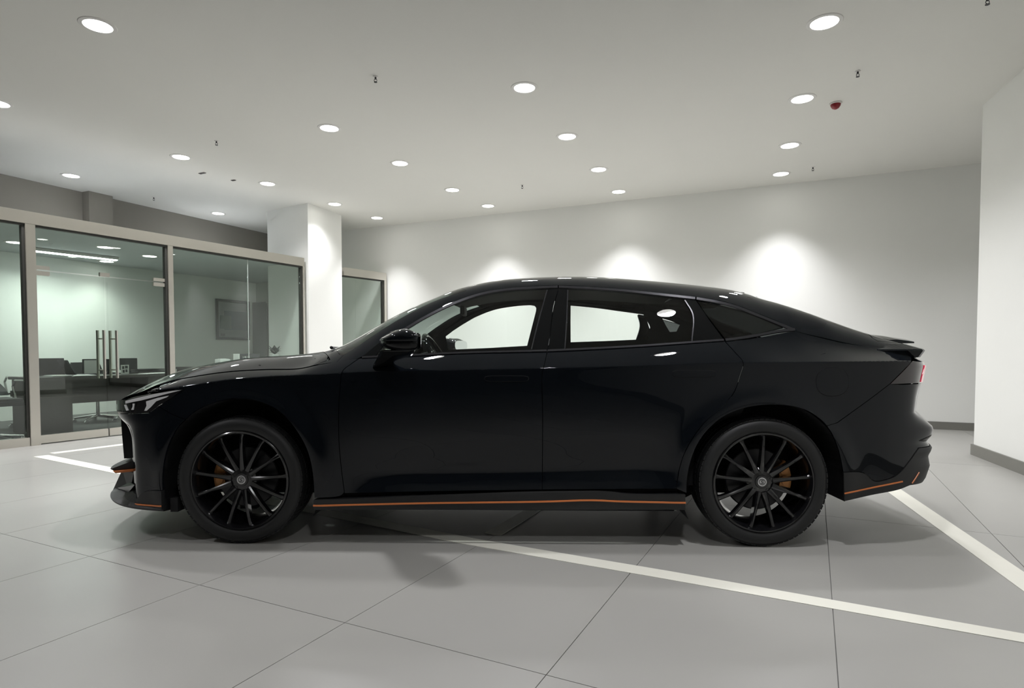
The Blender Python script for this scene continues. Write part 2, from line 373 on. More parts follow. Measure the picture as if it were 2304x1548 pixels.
for rn_, pts in rows.items():
    for i, (x, y) in enumerate(pts):
        p = on_z(x, y, CEIL); nm = onames[i] if i < len(pts)-1 else 'farthest'
        downlight(p[0], p[1], CEIL - .0005, 'round ceiling downlight, %s of %s' % (nm, rn_), beam=spotm if ('right wall' in rn_ and nm != 'farthest') else spotl if ('glass office' in rn_ or (x, y) == (753, 459)) else spotn if (nm == 'farthest' or 'glass office' in rn_ or (x, y) == (753, 459)) else spot)
for (u, v) in ((2.75, -2.25), (2.75, .1), (.3, -4.55), (.3, .1), (7.76, 2.35), (6.4, 2.35)):  # last pair is added in the recess to brighten the back wall
    if True:
        p = R(u, v); downlight(p.x, p.y, CEIL - .0005, 'unseen round ceiling downlight of the hall, out of the picture', 'downlights on the near side of the hall', beam=spotm if u < 5 else spotl)
# sprinklers
def sprinkler(x, y, label):
    p = on_z(x, y, CEIL - .03); e = empty('sprinkler', (p[0], p[1], CEIL)); e.scale = (.8, .8, .8); tag(e, label, 'sprinkler', 'sprinkler heads on the ceiling')
    bm = bmesh.new(); lathe(bm, [(.0, .028), (.006, .026), (.008, .012)], 20, Matrix.Rotation(-math.pi/2, 4, 'X')); from_bm('escutcheon', bm, M_RING, e, True)
    bm = bmesh.new(); tube(bm, [(0, 0, -.004), (0, 0, -.03)], .010, 10); tube(bm, [(.012, 0, -.028), (.016, 0, -.045), (.004, 0, -.058)], .003, 6); tube(bm, [(-.012, 0, -.028), (-.016, 0, -.045), (-.004, 0, -.058)], .003, 6); from_bm('frame', bm, M_TRIM, e, True)
    bm = bmesh.new(); lathe(bm, [(.058, .001), (.058, .018), (.062, .018), (.062, .001)], 14, Matrix.Rotation(-math.pi/2, 4, 'X')); from_bm('deflector', bm, M_TRIM, e)
for (x, y, t) in ((845, 180, 'small sprinkler head on the ceiling left of the lamp above the car'), (487, 323, 'small sprinkler head between the two left rows of downlights'), (346, 448, 'tiny sprinkler head above the glass office'), (1175, 421, 'tiny sprinkler head near the back wall above the car roof'), (1930, 168, 'sprinkler head on the ceiling above the red alarm'), (1829, 381, 'sprinkler head near the back wall beside the right row of lamps'), (2222, 4, 'sprinkler head at the top right corner of the ceiling')): sprinkler(x, y, t)
# red alarm dome
p = on_z(1880, 240, CEIL - .035); e = empty('fire_alarm', (p[0], p[1], CEIL)); tag(e, 'dark red fire alarm dome on the ceiling', 'alarm')
bm = bmesh.new(); lathe(bm, [(0, .055), (.012, .055), (.014, .046)], 28, Matrix.Rotation(-math.pi/2, 4, 'X')); from_bm('base', bm, M_RING, e, True)
bm = bmesh.new(); rr = lathe(bm, [(.012, .046), (.03, .043), (.05, .030), (.060, .012), (.061, .002)], 28, Matrix.Rotation(-math.pi/2, 4, 'X')); bm.faces.new(rr[-1]); from_bm('dome', bm, mat('alarm_red', (.22, .012, .018), .3), e, True)
# small ceiling vents
for (x, y, s, t) in ((455, 389, .11, 'small dark slot vent on the ceiling before the office'), (525, 405, .07, 'smaller dark slot vent on the ceiling nearer the pillar')):
    p = on_z(x, y, CEIL); e = empty('ceiling_vent', (p[0], p[1], CEIL), -PHI); tag(e, t, 'vent')
    bm = bmesh.new(); box(bm, (0, 0, -.004), (s, .035, .008), None, .002); from_bm('frame', bm, mat('vent_grey', (.16, .15, .14), .6), e)
    for k in range(4):
        bm = bmesh.new(); box(bm, (-s*.33 + k*s*.22, 0, -.0095), (s*.08, .028, .003)); from_bm('slat', bm, M_TRIM, e)

# ================================================================== CAR
CAR = empty('car', (-.10, 4.05, 0)); tag(CAR, 'black fastback sedan with orange pinstripes and black alloy wheels parked in the hall', 'car')
PSI = .0194; OX, OY = -1.441, 3.1645; DC = .905; WR = .339; WB = 2.75
es = np.array([math.cos(PSI), -math.sin(PSI), 0]); ed = np.array([math.sin(PSI), math.cos(PSI), 0])
def W(s, d, z):
    s = np.asarray(s, float); d = np.asarray(d, float); z = np.asarray(z, float); s, d, z = np.broadcast_arrays(s, d, z)
    P = np.zeros(s.shape + (3,)); P[..., 0] = OX; P[..., 1] = OY
    P = P + s[..., None]*es + d[..., None]*ed; P[..., 2] = z; return P
def ray_sdz(px, py):
    """ray in car coordinates: s = s0 + d*ks, z = z0 + d*kz for lateral d"""
    r = ray(px, py); rs = r @ es; rd = r @ ed; c = np.array([-OX, -OY, 0]); cs = c @ es; cd = c @ ed
    # point: cs + t rs, cd + t rd, CAMH + t rz
    ks = rs/rd; kz = r[2]/rd
    return cs - cd*ks, ks, CAMH - cd*kz, kz
def at_d(px, py, d):
    s0, ks, z0, kz = ray_sdz(px, py); return s0 + d*ks, z0 + d*kz
def spl(pts, n=10):
    """Catmull-Rom through 2D points, densified"""
    P = np.array([p[:2] for p in pts], float)
    if len(P) == 2: return P[0] + (P[1]-P[0])*np.linspace(0, 1, max(2, n))[:, None]
    A = np.vstack([2*P[0]-P[1], P, 2*P[-1]-P[-2]]); out = []
    for i in range(1, len(A)-2):
        p0, p1, p2, p3 = A[i-1], A[i], A[i+1], A[i+2]
        t = np.linspace(0, 1, n, endpoint=False)[:, None]
        l01 = max(np.linalg.norm(p1-p0), 1e-9)**.5; l12 = max(np.linalg.norm(p2-p1), 1e-9)**.5; l23 = max(np.linalg.norm(p3-p2), 1e-9)**.5
        m1 = (p2-p1) + l12*((p1-p0)/l01 - (p2-p0)/(l01+l12)); m2 = (p2-p1) + l12*((p3-p2)/l23 - (p3-p1)/(l12+l23))
        out.append((2*t**3-3*t**2+1)*p1 + (t**3-2*t**2+t)*m1 + (-2*t**3+3*t**2)*p2 + (t**3-t**2)*m2)
    out.append(P[-1:]); return np.vstack(out)
def pchip(x, y):
    x = np.asarray(x, float); y = np.asarray(y, float); h = np.diff(x); dl = np.diff(y)/h; m = np.zeros_like(y)
    m[0] = dl[0]; m[-1] = dl[-1]
    for i in range(1, len(x)-1):
        if dl[i-1]*dl[i] > 0:
            w1 = 2*h[i]+h[i-1]; w2 = h[i]+2*h[i-1]; m[i] = (w1+w2)/(w1/dl[i-1]+w2/dl[i])
    def f(q):
        q = np.asarray(q, float); k = np.clip(np.searchsorted(x, q)-1, 0, len(h)-1); t = (q-x[k])/h[k]
        lo = q < x[0]; hi = q > x[-1]; t = np.clip(t, 0, 1)
        r = (2*t**3-3*t**2+1)*y[k] + (t**3-2*t**2+t)*h[k]*m[k] + (-2*t**3+3*t**2)*y[k+1] + (t**3-t**2)*h[k]*m[k+1]
        return np.where(lo, y[0] + (q-x[0])*m[0], np.where(hi, y[-1] + (q-x[-1])*m[-1], r))
    return f
def sstep(x, a, b): t = np.clip((np.asarray(x, float)-a)/(b-a), 0, 1); return t*t*(3-2*t)
def px_table(pts, d):
    q = [at_d(x, y, d) for x, y in pts]; return pchip([a for a, b in q], [b for a, b in q])

# --- plan curve (front nose centre -> near side -> tail centre), arc-length like parameter a
PLAN = [(-.955, .905), (-.945, .72), (-.905, .5), (-.83, .28), (-.74, .155), (-.61, .065), (-.42, .018), (-.15, 0), (.6, 0), (1.4, 0), (2.2, 0), (3.0, 0), (3.25, .006), (3.42, .025), (3.57, .075), (3.67, .155), (3.735, .28), (3.785, .5), (3.81, .72), (3.815, .905)]
pl = spl(PLAN, 40); pl_len = np.concatenate([[0], np.cumsum(np.linalg.norm(np.diff(pl, axis=0), axis=1))])
i0 = np.argmin(np.abs(pl[:, 0] - 1.0) + np.abs(pl[:, 1])); pl_a = pl_len - pl_len[i0] + pl[i0, 0]
A_F, A_R = pl_a[0], pl_a[-1]
def plan(a): return np.interp(a, pl_a, pl[:, 0]), np.interp(a, pl_a, pl[:, 1])
def a_of_d(d, front=True):
    h = len(pl)//2
    return float(np.interp(d, pl[:h, 1][::-1], pl_a[:h][::-1])) if front else float(np.interp(d, pl[h:, 1], pl_a[h:]))
# --- shoulder crease and top-of-side lines
zcr = px_table([(300, 884), (420, 868), (520, 854), (610, 847), (720, 842), (813, 837), (1212, 829), (1500, 821), (1670, 816), (1834, 815), (2050, 813)], .0)
TOPPX = [(285, 900), (365, 864), (430, 848), (514, 836), (598, 831), (673, 829), (720, 818), (809, 806), (930, 801), (1044, 795), (1234, 791), (1444, 780), (1557, 772), (1666, 765), (1750, 750), (1792, 743), (1850, 757), (1920, 773), (2000, 784), (2060, 792)]
ztp = px_table(TOPPX, .09)
dB = pchip([-1.0, -.2, .3, .6, 2.0, 2.55, 2.95, 3.3, 3.7], [.10, .10, .095, .075, .075, .08, .15, .16, .14])
lowp = pchip([-1, 0, .012, .15, .33, .47, .545, .60, .66, .70, .80, 1.0], [0, 0, .0006, .004, .010, .033, .046, .036, .014, .012, .02, .06])
flatp = pchip([-1, 0, .012, .15, .33, .5, .65, .80, 1.0], [0, 0, .0006, .003, .006, .010, .016, .03, .06])
def off_side(s, z):
    zc = zcr(s); zt = np.maximum(ztp(s), zc + .02); t = zc - z
    amp = sstep(s, .45, .95)*(1 - sstep(s, 2.05, 2.45))
    lo = amp*lowp(t) + (1-amp)*flatp(t)
    k = (z-zc)/(zt-zc); d_ = dB(s); wr_ = sstep(s, 2.5, 2.9); kk = np.minimum(k, 1.); up = d_*((1-wr_)*(.72*k + .28*k*k) + wr_*(1.6*kk - .6*kk*kk + .4*(k-kk)))
    r1 = np.hypot(s, z-WR); r2 = np.hypot(s-WB, z-WR)
    fl = -.016*np.exp(-((r1-.425)/.055)**2) - .018*np.exp(-((r2-.425)/.06)**2)
    return np.where(z > zc, up, lo) + fl
oF = pchip([.1, .3, .52, .60, .66, .70, .9], [.085, .085, .08, .06, .012, 0, .02])
oRz = [.10, .255, .295, .335, .40, .455, .495, .535, .565, .60, .615, .70, .78, .85, .95, .985, 1.03]
oRv = [-.18, -.085, -.02, .006, .026, .014, .036, .008, .034, .042, .036, -.056, -.046, -.03, -.012, -.035, -.02]
def oR(z): return np.interp(z, oRz, oRv)
def S(a, z):
    s, d = plan(a); wn = np.clip(1 - d/.40, 0, 1); wf = sstep(d, .02, .16)*(s < 1); wr = sstep(d, .03, .15)*(s > 1)
    d2 = d + off_side(s, z)*wn; s2 = s + oF(z)*wf + oR(z)*wr
    return np.stack(np.broadcast_arrays(s2, d2, z), -1)
kb = .50; kq = .42
ZBLT = px_table([(700, 808), (809, 806), (930, 801), (1044, 795), (1234, 791), (1444, 780), (1557, 772), (1629, 768), (1666, 765), (1750, 752), (1792, 743), (1840, 735)], .08)
def Gs(s, z):
    q = z - ZBLT(s); d = dB(s) + kb*q + kq*q*np.abs(q)
    return np.stack(np.broadcast_arrays(s, d, z), -1)
def px_on_G(px, py, far=False):
    d = .2; s0, ks, z0, kz = ray_sdz(px, py)
    for _ in range(22):
        q = (2*DC - d) if far else d; s, z = s0 + q*ks, z0 + q*kz; d = .4*d + .6*float(Gs(s, z)[..., 1])
    return s, z
AG = np.linspace(A_F, A_R, 420); ZG = np.linspace(.1, 1.12, 170)
gA, gZ = np.meshgrid(AG, ZG, indexing='ij'); gP = S(gA, gZ); gX = project(W(gP[..., 0], gP[..., 1], gP[..., 2]))
gok = (gP[..., 1] < .40)
sub = (slice(None, None, 2), slice(None, None, 2)); qA, qZ, qX, qP = gA[sub][gok[sub]], gZ[sub][gok[sub]], gX[sub][gok[sub]], gP[sub][gok[sub]]
def many_S(pts):
    pts = np.asarray(pts, float); a = np.zeros(len(pts)); z = np.zeros(len(pts))
    for k, p in enumerate(pts):
        i = np.argmin((qX[:, 0]-p[0])**2 + (qX[:, 1]-p[1])**2 + 900*qP[:, 1]**2); a[k] = qA[i]; z[k] = qZ[i]
    def f(a, z): q = S(a, z); return project(W(q[:, 0], q[:, 1], q[:, 2])) - pts
    for _ in range(10):
        r = f(a, z); ja = (f(a+1e-4, z)-r)/1e-4; jz = (f(a, z+1e-4)-r)/1e-4; J = np.stack([ja, jz], -1)
        JT = np.swapaxes(J, 1, 2); H = JT @ J + np.eye(2)*200.; st = np.linalg.solve(H, -(JT @ r[..., None]))[..., 0]; st = np.clip(st, -.02, .02); a = a + st[:, 0]; z = z + st[:, 1]
    return np.stack([a, z], -1)
def px_on_S(px, py): return tuple(many_S([(px, py)])[0])
# --- top height field: C0 (side edge) -> C1 (skyline) -> centre line
C0PX = spl([(285, 900), (365, 862), (430, 848), (514, 836), (598, 831), (673, 829), (725, 818), (809, 805), (855, 770), (905, 741), (960, 709), (1019, 680), (1086, 657), (1149, 647), (1212, 643), (1255, 641.5), (1318, 644), (1402, 650), (1486, 659), (1561, 667), (1610, 674), (1654, 685), (1708, 706), (1750, 723), (1792, 743), (1850, 757), (1920, 773), (2000, 784), (2060, 792)], 8)
c0 = []
for (x, y) in C0PX:
    if 809 <= x <= 1792: s, z = px_on_G(x, y); d = float(Gs(s, z)[1])
    else:
        s, z = at_d(x, y, .1)
        for _ in range(30):
            d = float(dB(s)) + float(plan(s)[1]); s, z = at_d(x, y, d)
    c0.append((s, d, z))
c0 = np.array(c0)
C1 = [(268, 902, .31), (304, 881, .33), (346, 860, .36), (388, 841, .38), (430, 829, .40), (472, 819, .41), (514, 812, .42), (556, 806, .42), (598, 802.5, .43), (640, 800, .43), (682, 797, .42), (715, 793, .40), (735, 789, .38), (775, 776, .34), (863, 725.5, .37), (918, 696.5, .39), (981, 669.5, .42), (1023, 652.5, .45), (1073, 639.5, .48), (1128, 630, .5), (1195, 625, .52), (1262, 622.7, .54), (1335, 623, .54), (1402, 627, .54), (1469, 632.5, .53), (1528, 638, .51), (1591, 645, .49), (1637, 651, .47), (1681, 661, .45), (1704, 669, .43), (1750, 682, .40), (1809, 701, .365), (1867, 722, .34), (1926, 743, .32), (1968, 756, .31), (2000, 766, .30), (2040, 776, .29), (2070, 787, .28)]
c1 = []
for i in range(len(C1)-1):
    for t in np.linspace(0, 1, 8, endpoint=False): c1.append(None)
cc = spl([(c[0], c[1]) for c in C1], 8); cdv = np.interp(cc[:, 0], [c[0] for c in C1], [c[2] for c in C1])
c1 = np.array([(*at_d(x, y, d), d, x, y) for (x, y), d in zip(cc, cdv)])   # s z d x y
SG = np.linspace(-.95, 3.75, 472)
def gs_smooth(v, n):
    k = np.exp(-.5*(np.arange(-3*n, 3*n+1)/n)**2); k /= k.sum(); return np.convolve(np.pad(v, 3*n, mode='edge'), k, 'valid')
def ext_interp(x, xp, fp):
    r = np.interp(x, xp, fp); sl = (fp[3]-fp[0])/(xp[3]-xp[0]); sr = (fp[-1]-fp[-4])/(xp[-1]-xp[-4])
    return np.where(x < xp[0], fp[0] + (x-xp[0])*sl, np.where(x > xp[-1], fp[-1] + (x-xp[-1])*sr, r))
def mono(a, idx): o = np.argsort(a[:, idx]); return a[o]
c0m = mono(c0, 0); c1m = mono(c1, 0)
t_d0 = gs_smooth(np.interp(SG, c0m[:, 0], c0m[:, 1]), 2); t_z0 = gs_smooth(ext_interp(SG, c0m[:, 0], c0m[:, 2]), 1)
t_d1 = gs_smooth(np.interp(SG, c1m[:, 0], c1m[:, 2]), 2); t_z1 = gs_smooth(ext_interp(SG, c1m[:, 0], c1m[:, 1]), 1)
fs = np.gradient(t_z1, SG); fs = gs_smooth(fs, 2)
t_m1 = []
for s, d, z, f_ in zip(SG, t_d1, t_z1, fs):
    P = W(s, d, z) - np.array([0, 0, CAMH]); t_m1.append(((P[2]) - f_*(P @ es))/(P @ ed))
t_m1 = gs_smooth(np.clip(np.array(t_m1), -.02, .35), 4)
t_m1 = t_m1 - .035*(1 - sstep(SG, .15, .35))*sstep(SG, -.7, -.4)
sec = (t_z1-t_z0)/np.maximum(t_d1-t_d0, .03)
m_side = (np.maximum(ztp(SG), zcr(SG) + .02) - zcr(SG))/(dB(SG)*np.where(SG > 1.5, .4, 1.28))
m_house = np.clip(np.minimum(1.3, 2.3*np.maximum(sec, .02)), 0, 1.4)
wh_ = sstep(SG, .50, .66)*(1 - sstep(SG, 2.84, 2.98)); t_m0 = gs_smooth(wh_*m_house + (1-wh_)*np.minimum(m_side, 2.6*np.maximum(sec, .02)), 2)
def T(s, d):
    s = np.asarray(s, float); d = np.asarray(d, float)
    I = lambda v: np.interp(s, SG, v)
    d0, z0, m0, d1, z1, m1 = I(t_d0), I(t_z0), I(t_m0), I(t_d1), I(t_z1), I(t_m1)
    h = np.maximum(d1-d0, .02); t = np.clip((d-d0)/h, -.3, 1)
    za = (2*t**3-3*t**2+1)*z0 + (t**3-2*t**2+t)*h*m0 + (-2*t**3+3*t**2)*z1 + (t**3-t**2)*h*m1
    L = np.maximum(DC-d1, .05); k = np.clip((d-d1)/L, 0, 1); zb = z1 + m1*L*(k - k*k/2)
    return np.stack(np.broadcast_arrays(s, d, np.where(d < d1, za, zb)), -1)
def px_on_T(px, py, dmin=0.):
    s0, ks, z0, kz = ray_sdz(px, py); d = np.linspace(.02, .62, 601); s = s0+d*ks; z = z0+d*kz; f = z - T(s, d)[..., 2]
    lo = d >= np.interp(s, SG, t_d0) - .004; idx = np.where(lo[:-1] & (f[:-1] >= 0) & (f[1:] < 0))[0]
    k = idx[0] if len(idx) else np.argmin(np.where(lo, np.abs(f), 9))
    return s[k], d[k]

# --- panel builder: outline in the parameter plane of a surface, triangulated and lifted
def normals(fun, uv, flip):
    e = .0025; a = fun(uv[:, 0]+e, uv[:, 1]) - fun(uv[:, 0]-e, uv[:, 1]); b = fun(uv[:, 0], uv[:, 1]+e) - fun(uv[:, 0], uv[:, 1]-e)
    A = a[:, :1]*es + a[:, 1:2]*ed + a[:, 2:]*np.array([0, 0, 1.]); B = b[:, :1]*es + b[:, 1:2]*ed + b[:, 2:]*np.array([0, 0, 1.])
    n = np.cross(A, B); n /= np.maximum(np.linalg.norm(n, axis=1), 1e-9)[:, None]; return n*flip
def inside(P, poly):
    x, y = P[:, 0], P[:, 1]; r = np.zeros(len(P), bool); n = len(poly)
    for i in range(n):
        x1, y1 = poly[i]; x2, y2 = poly[(i+1) % n]
        c = ((y1 > y) != (y2 > y)); xi = (x2-x1)*(y-y1)/((y2-y1) if abs(y2-y1) > 1e-12 else 1e-12)+x1; r ^= c & (x < xi)
    return r
def seg_dist(P, poly):
    m = np.full(len(P), 9.); n = len(poly)
    for i in range(n):
        a = poly[i]; b = poly[(i+1) % n]; ab = b-a; L = ab@ab
        t = np.clip(((P-a)@ab)/max(L, 1e-12), 0, 1); m = np.minimum(m, np.linalg.norm(P-(a+t[:, None]*ab), axis=1))
    return m
def resample(poly, step):
    out = []; n = len(poly)
    for i in range(n):
        a = poly[i]; b = poly[(i+1) % n]; L = np.linalg.norm(b-a)
        if L < 5e-4: continue
        k = max(1, int(math.ceil(L/step)))
        for j in range(k): out.append(a + (b-a)*j/k)
    return np.array(out)
def inset(poly, g):
    n = len(poly); area = .5*sum(poly[i][0]*poly[(i+1) % n][1]-poly[(i+1) % n][0]*poly[i][1] for i in range(n)); sg = 1 if area > 0 else -1
    out = []
    for i in range(n):
        a, b, c = poly[i-1], poly[i], poly[(i+1) % n]; e1 = b-a; e2 = c-b
        e1 = e1/max(np.linalg.norm(e1), 1e-9); e2 = e2/max(np.linalg.norm(e2), 1e-9); n1 = np.array([-e1[1], e1[0]])*sg; n2 = np.array([-e2[1], e2[0]])*sg
        m = n1+n2; L = np.linalg.norm(m); m = m/L if L > 1e-6 else n1; out.append(b + m*g/max(m@n1, .4))
    return np.array(out)
def mir(P):
    """mirror world points across the car's centre plane"""
    q = P - np.array([OX, OY, 0]); dd = q @ ed; return P + ((2*DC - 2*dd)[:, None])*ed
def mirn(n): return n - 2*(n @ ed)[:, None]*ed
IMW = CAR
def car_mesh(name, verts, faces, loopn, m, parent):
    me = bpy.data.meshes.new(name); base = np.array([CAR.location.x, CAR.location.y, 0])
    me.from_pydata([tuple(v) for v in (np.asarray(verts)-base)], [], [tuple(int(i) for i in f) for f in faces]); me.update()
    if loopn is not None:
        for p in me.polygons: p.use_smooth = True
        me.normals_split_custom_set([tuple(x) for x in loopn])
    return link(name, me, m, parent)
def panel(name, fun, poly, m, parent, flip, gap=.0018, step=.024, off=0., skirt=.014, rows=(), both=None, mirror=False, double=False, inner=None, hole=None):
    """returns near object (and far object when mirror is a parent object); double joins both halves into one mesh"""
    poly = np.asarray(poly, float)
    if gap: poly = inset(resample(poly, step), gap)
    poly = resample(poly, step)
    lo, hi = poly.min(0), poly.max(0)
    gx, gy = np.meshgrid(np.arange(lo[0]+step/2, hi[0], step), np.arange(lo[1]+step/2, hi[1], step*.8)); Q = np.stack([gx.ravel(), gy.ravel()], -1)
    for rf in rows:
        xs = np.arange(lo[0], hi[0], step*.6); Q = np.vstack([Q, np.stack([xs, rf(xs)], -1)])
    loops = [list(range(len(poly)))]; allp = poly
    k = inside(Q, poly) & (seg_dist(Q, poly) > step*.38)
    if hole is not None:
        hp = resample(np.asarray(hole, float), step); k &= ~inside(Q, hp) & (seg_dist(Q, hp) > step*.38); loops.append(list(range(len(poly), len(poly)+len(hp)))); allp = np.vstack([poly, hp])
    Q = Q[k]; V = np.vstack([allp, Q])
    if hole is None: r = delaunay_2d_cdt([Vector(v) for v in V], [], loops, 1, 1e-6)
    else:
        ed_ = [(l[i], l[(i+1) % len(l)]) for l in loops for i in range(len(l))]; r = delaunay_2d_cdt([Vector(v) for v in V], ed_, [], 1, 1e-6)
    uv = np.array([tuple(v) for v in r[0]]); tris = [list(f) for f in r[2]]
    if hole is not None:
        cen = np.array([uv[t].mean(0) for t in tris]); kin = inside(cen, hp); tris = [t for t, q in zip(tris, kin) if not q]
    # keep boundary order
    P3 = fun(uv[:, 0], uv[:, 1]); Wp = W(P3[:, 0], P3[:, 1], P3[:, 2]); n = normals(fun, uv, flip); Wp = Wp + n*off
    # orient
    F_ = []
    for t in tris:
        a, b, c = t[:3]; nn = np.cross(Wp[b]-Wp[a], Wp[c]-Wp[a]); F_.append(t if nn @ n[a] > 0 else t[::-1])
    cnt = {}
    for t in F_:
        for i in range(len(t)): e = (t[i], t[(i+1) % len(t)]); cnt[e] = 1
    bnd = [e for e in cnt if (e[1], e[0]) not in cnt]
    verts = list(Wp); faces = list(F_); ln = [n[i] for t in F_ for i in t]
    if skirt:
        mp = {}
        for (a, b) in bnd:
            for q in (a, b):
                if q not in mp: mp[q] = len(verts); verts.append(Wp[q] - n[q]*skirt)
        for (a, b) in bnd:
            f = (b, a, mp[a], mp[b]); faces.append(f); nn = np.cross(verts[a]-verts[b], verts[mp[a]]-verts[b]); L = np.linalg.norm(nn); nn = nn/L if L > 1e-12 else n[a]; ln += [nn]*4
    verts = np.array(verts); ln = np.array(ln)
    def mirrored():
        v2 = mir(verts); f2 = [tuple(f[::-1]) for f in faces]; l2 = []; k = 0
        for f in faces: l2 += list(mirn(ln[k:k+len(f)])[::-1]); k += len(f)
        return v2, f2, np.array(l2)
    if double:
        v2, f2, l2 = mirrored(); N0 = len(verts)
        return car_mesh(name, np.vstack([verts, v2]), faces + [tuple(i+N0 for i in f) for f in f2], np.vstack([ln, l2]), m, parent)
    o = car_mesh(name, verts, faces, ln, m, parent)
    if mirror is not False:
        v2, f2, l2 = mirrored(); o2 = car_mesh(name, v2, f2, l2, m, mirror); return o, o2
    return o
def outS(*segs):
    out = []
    for sg in segs:
        out += [q for q in (spl(sg, 6) if len(sg) > 2 else spl(sg, 8))]
    return many_S(out)
def outG(*segs): return np.array([px_on_G(x, y) for sg in segs for x, y in (spl(sg, 6) if len(sg) > 2 else spl(sg, 8))])
rev = lambda l: list(l)[::-1]
FS = -1   # flip sign for side surfaces (param s,z): ds x dz = -d  (outward, towards camera)
t_ = normals(S, np.array([[1.2, .6]]), 1)[0]; FS = 1 if t_ @ ed < 0 else -1
t_ = normals(T, np.array([[1.5, .7]]), 1)[0]; FT = 1 if t_[2] > 0 else -1

# ---- traced seams (photo pixels)
GAP_FD = [(809, 806), (790, 819), (771, 835), (765, 873), (762, 936), (763, 999), (769, 1062), (775, 1108)]
GAP_B = [(1231.5, 790), (1224.5, 822), (1220, 839), (1221, 936), (1220, 1102)]
GAP_RD = [(1630, 767), (1654, 793), (1672, 816), (1666, 843), (1650, 885), (1620, 919), (1591, 944), (1561, 982), (1540, 1020), (1528, 1058), (1522, 1100)]
DBOT = [(775, 1110), (960, 1106), (1220, 1102)]; DBOT2 = [(1220, 1102), (1360, 1101), (1522, 1100)]
BELT1 = [(809, 806), (930, 801), (1044, 795.5), (1231, 791)]; BELT2 = [(1231, 791), (1318, 787), (1444, 780), (1557, 772), (1630, 767)]
ARCHF = [(367, 1120), (366, 1070), (371, 1030), (384, 990), (403, 958), (430, 932), (464, 913), (505, 900), (539, 896.5), (577, 901), (610, 914), (640, 936), (665, 966), (686, 1001), (699, 1040), (705, 1080), (707, 1125)]
ARCHR = [(1545, 1120), (1546, 1080), (1552, 1046), (1566, 1006), (1590, 970), (1624, 940), (1666, 921), (1708, 912.5), (1750, 911), (1792, 916), (1825, 929), (1851, 948), (1872, 976), (1888, 1018), (1896, 1062), (1898, 1112)]

# ---- doors
fdn, fdf = panel('front_door', S, outS(BELT1, GAP_B, rev(DBOT), rev(GAP_FD)), M_PAINT, CAR, FS, rows=(lambda x: zcr(x)+.004, lambda x: zcr(x)-.004), mirror=CAR)
rdn, rdf = panel('rear_door', S, outS(BELT2, GAP_RD, rev(DBOT2), rev(GAP_B)), M_PAINT, CAR, FS, rows=(lambda x: zcr(x)+.004, lambda x: zcr(x)-.004), mirror=CAR)
# ---- front fender
HSH = [(356, 873), (365, 863), (430, 849), (514, 837), (598, 832), (673, 830), (725, 819), (809, 806)]
BGAP = [(356, 914), (376, 928), (395, 943), (418, 956)]
arch_fr = [p for p in ARCHF if p[0] > 403 or p[1] < 900]
fen = outS(HSH, GAP_FD, [(775, 1108), (765, 1116), (707, 1121)], rev([(418, 944), (430, 932), (464, 913), (505, 900), (539, 896.5), (577, 901), (610, 914), (640, 936), (665, 966), (686, 1001), (699, 1040), (705, 1080), (707, 1121)]), rev([(356, 914), (376, 926), (395, 936), (418, 944)]), [(356, 914), (385, 896), (412, 877)], [(412, 877), (385, 877), (356, 881)], [(356, 881), (356, 873)])
panel('front_fender', S, fen, M_PAINT, CAR, FS, rows=(lambda x: zcr(x)+.004, lambda x: zcr(x)-.004), mirror=CAR)
# ---- front bumper (wraps round the nose)
aC = A_F
bump = outS([(356, 914), (376, 926), (395, 936), (418, 944)], [(418, 944), (403, 958), (384, 990), (371, 1030), (366, 1070), (366, 1104)], [(366, 1104), (328, 1106), (306, 1129)])
zb_ = bump[-1][1]
a1 = px_on_S(335, 929)[0]
ext = [np.array([a_of_d(.34), zb_]), np.array([aC, zb_]), np.array([aC, .70]), np.array([a_of_d(.6), .695]), np.array([a_of_d(.33), .665]), np.array([a1, px_on_S(335, 929)[1]])]
panel('front_bumper', S, np.vstack([bump, ext]), M_PAINT, CAR, FS, double=True)
# ---- headlamps
hl = [np.array(px_on_S(x, y)) for x, y in spl([(412, 877), (385, 897), (356, 914), (335, 929)], 5)]
z1_ = px_on_S(335, 929)[1]; zt_ = px_on_S(300, 897)[1]
hl += [np.array([a_of_d(.30), .668]), np.array([a_of_d(.42), .675]), np.array([a_of_d(.44), .725]), np.array([a_of_d(.33), .735])]
hl += [np.array(px_on_S(x, y)) for x, y in spl([(300, 897), (343, 886), (385, 877.5), (412, 877)], 5)]
HLn, HLf = panel('headlamp', S, np.array(hl), M_LAMPDRK, CAR, FS, mirror=CAR, off=.002)
for pts in ([(284, 908), (318, 901), (350, 893), (384, 884), (408, 878), (392, 879), (350, 886), (316, 894), (284, 902)],
            [(330, 903), (356, 895), (381, 890), (376, 894), (352, 903), (340, 916), (331, 924), (326, 924), (331, 913)], [(281, 911), (285, 910), (291, 923), (286, 924)], [(300, 908), (304, 908), (302, 922), (297, 922), (300, 915)]):
    panel('light_guide', S, many_S(pts), M_LAMPCLR, HLn, FS, gap=0, off=.0045, skirt=.004, step=.02, mirror=HLf)
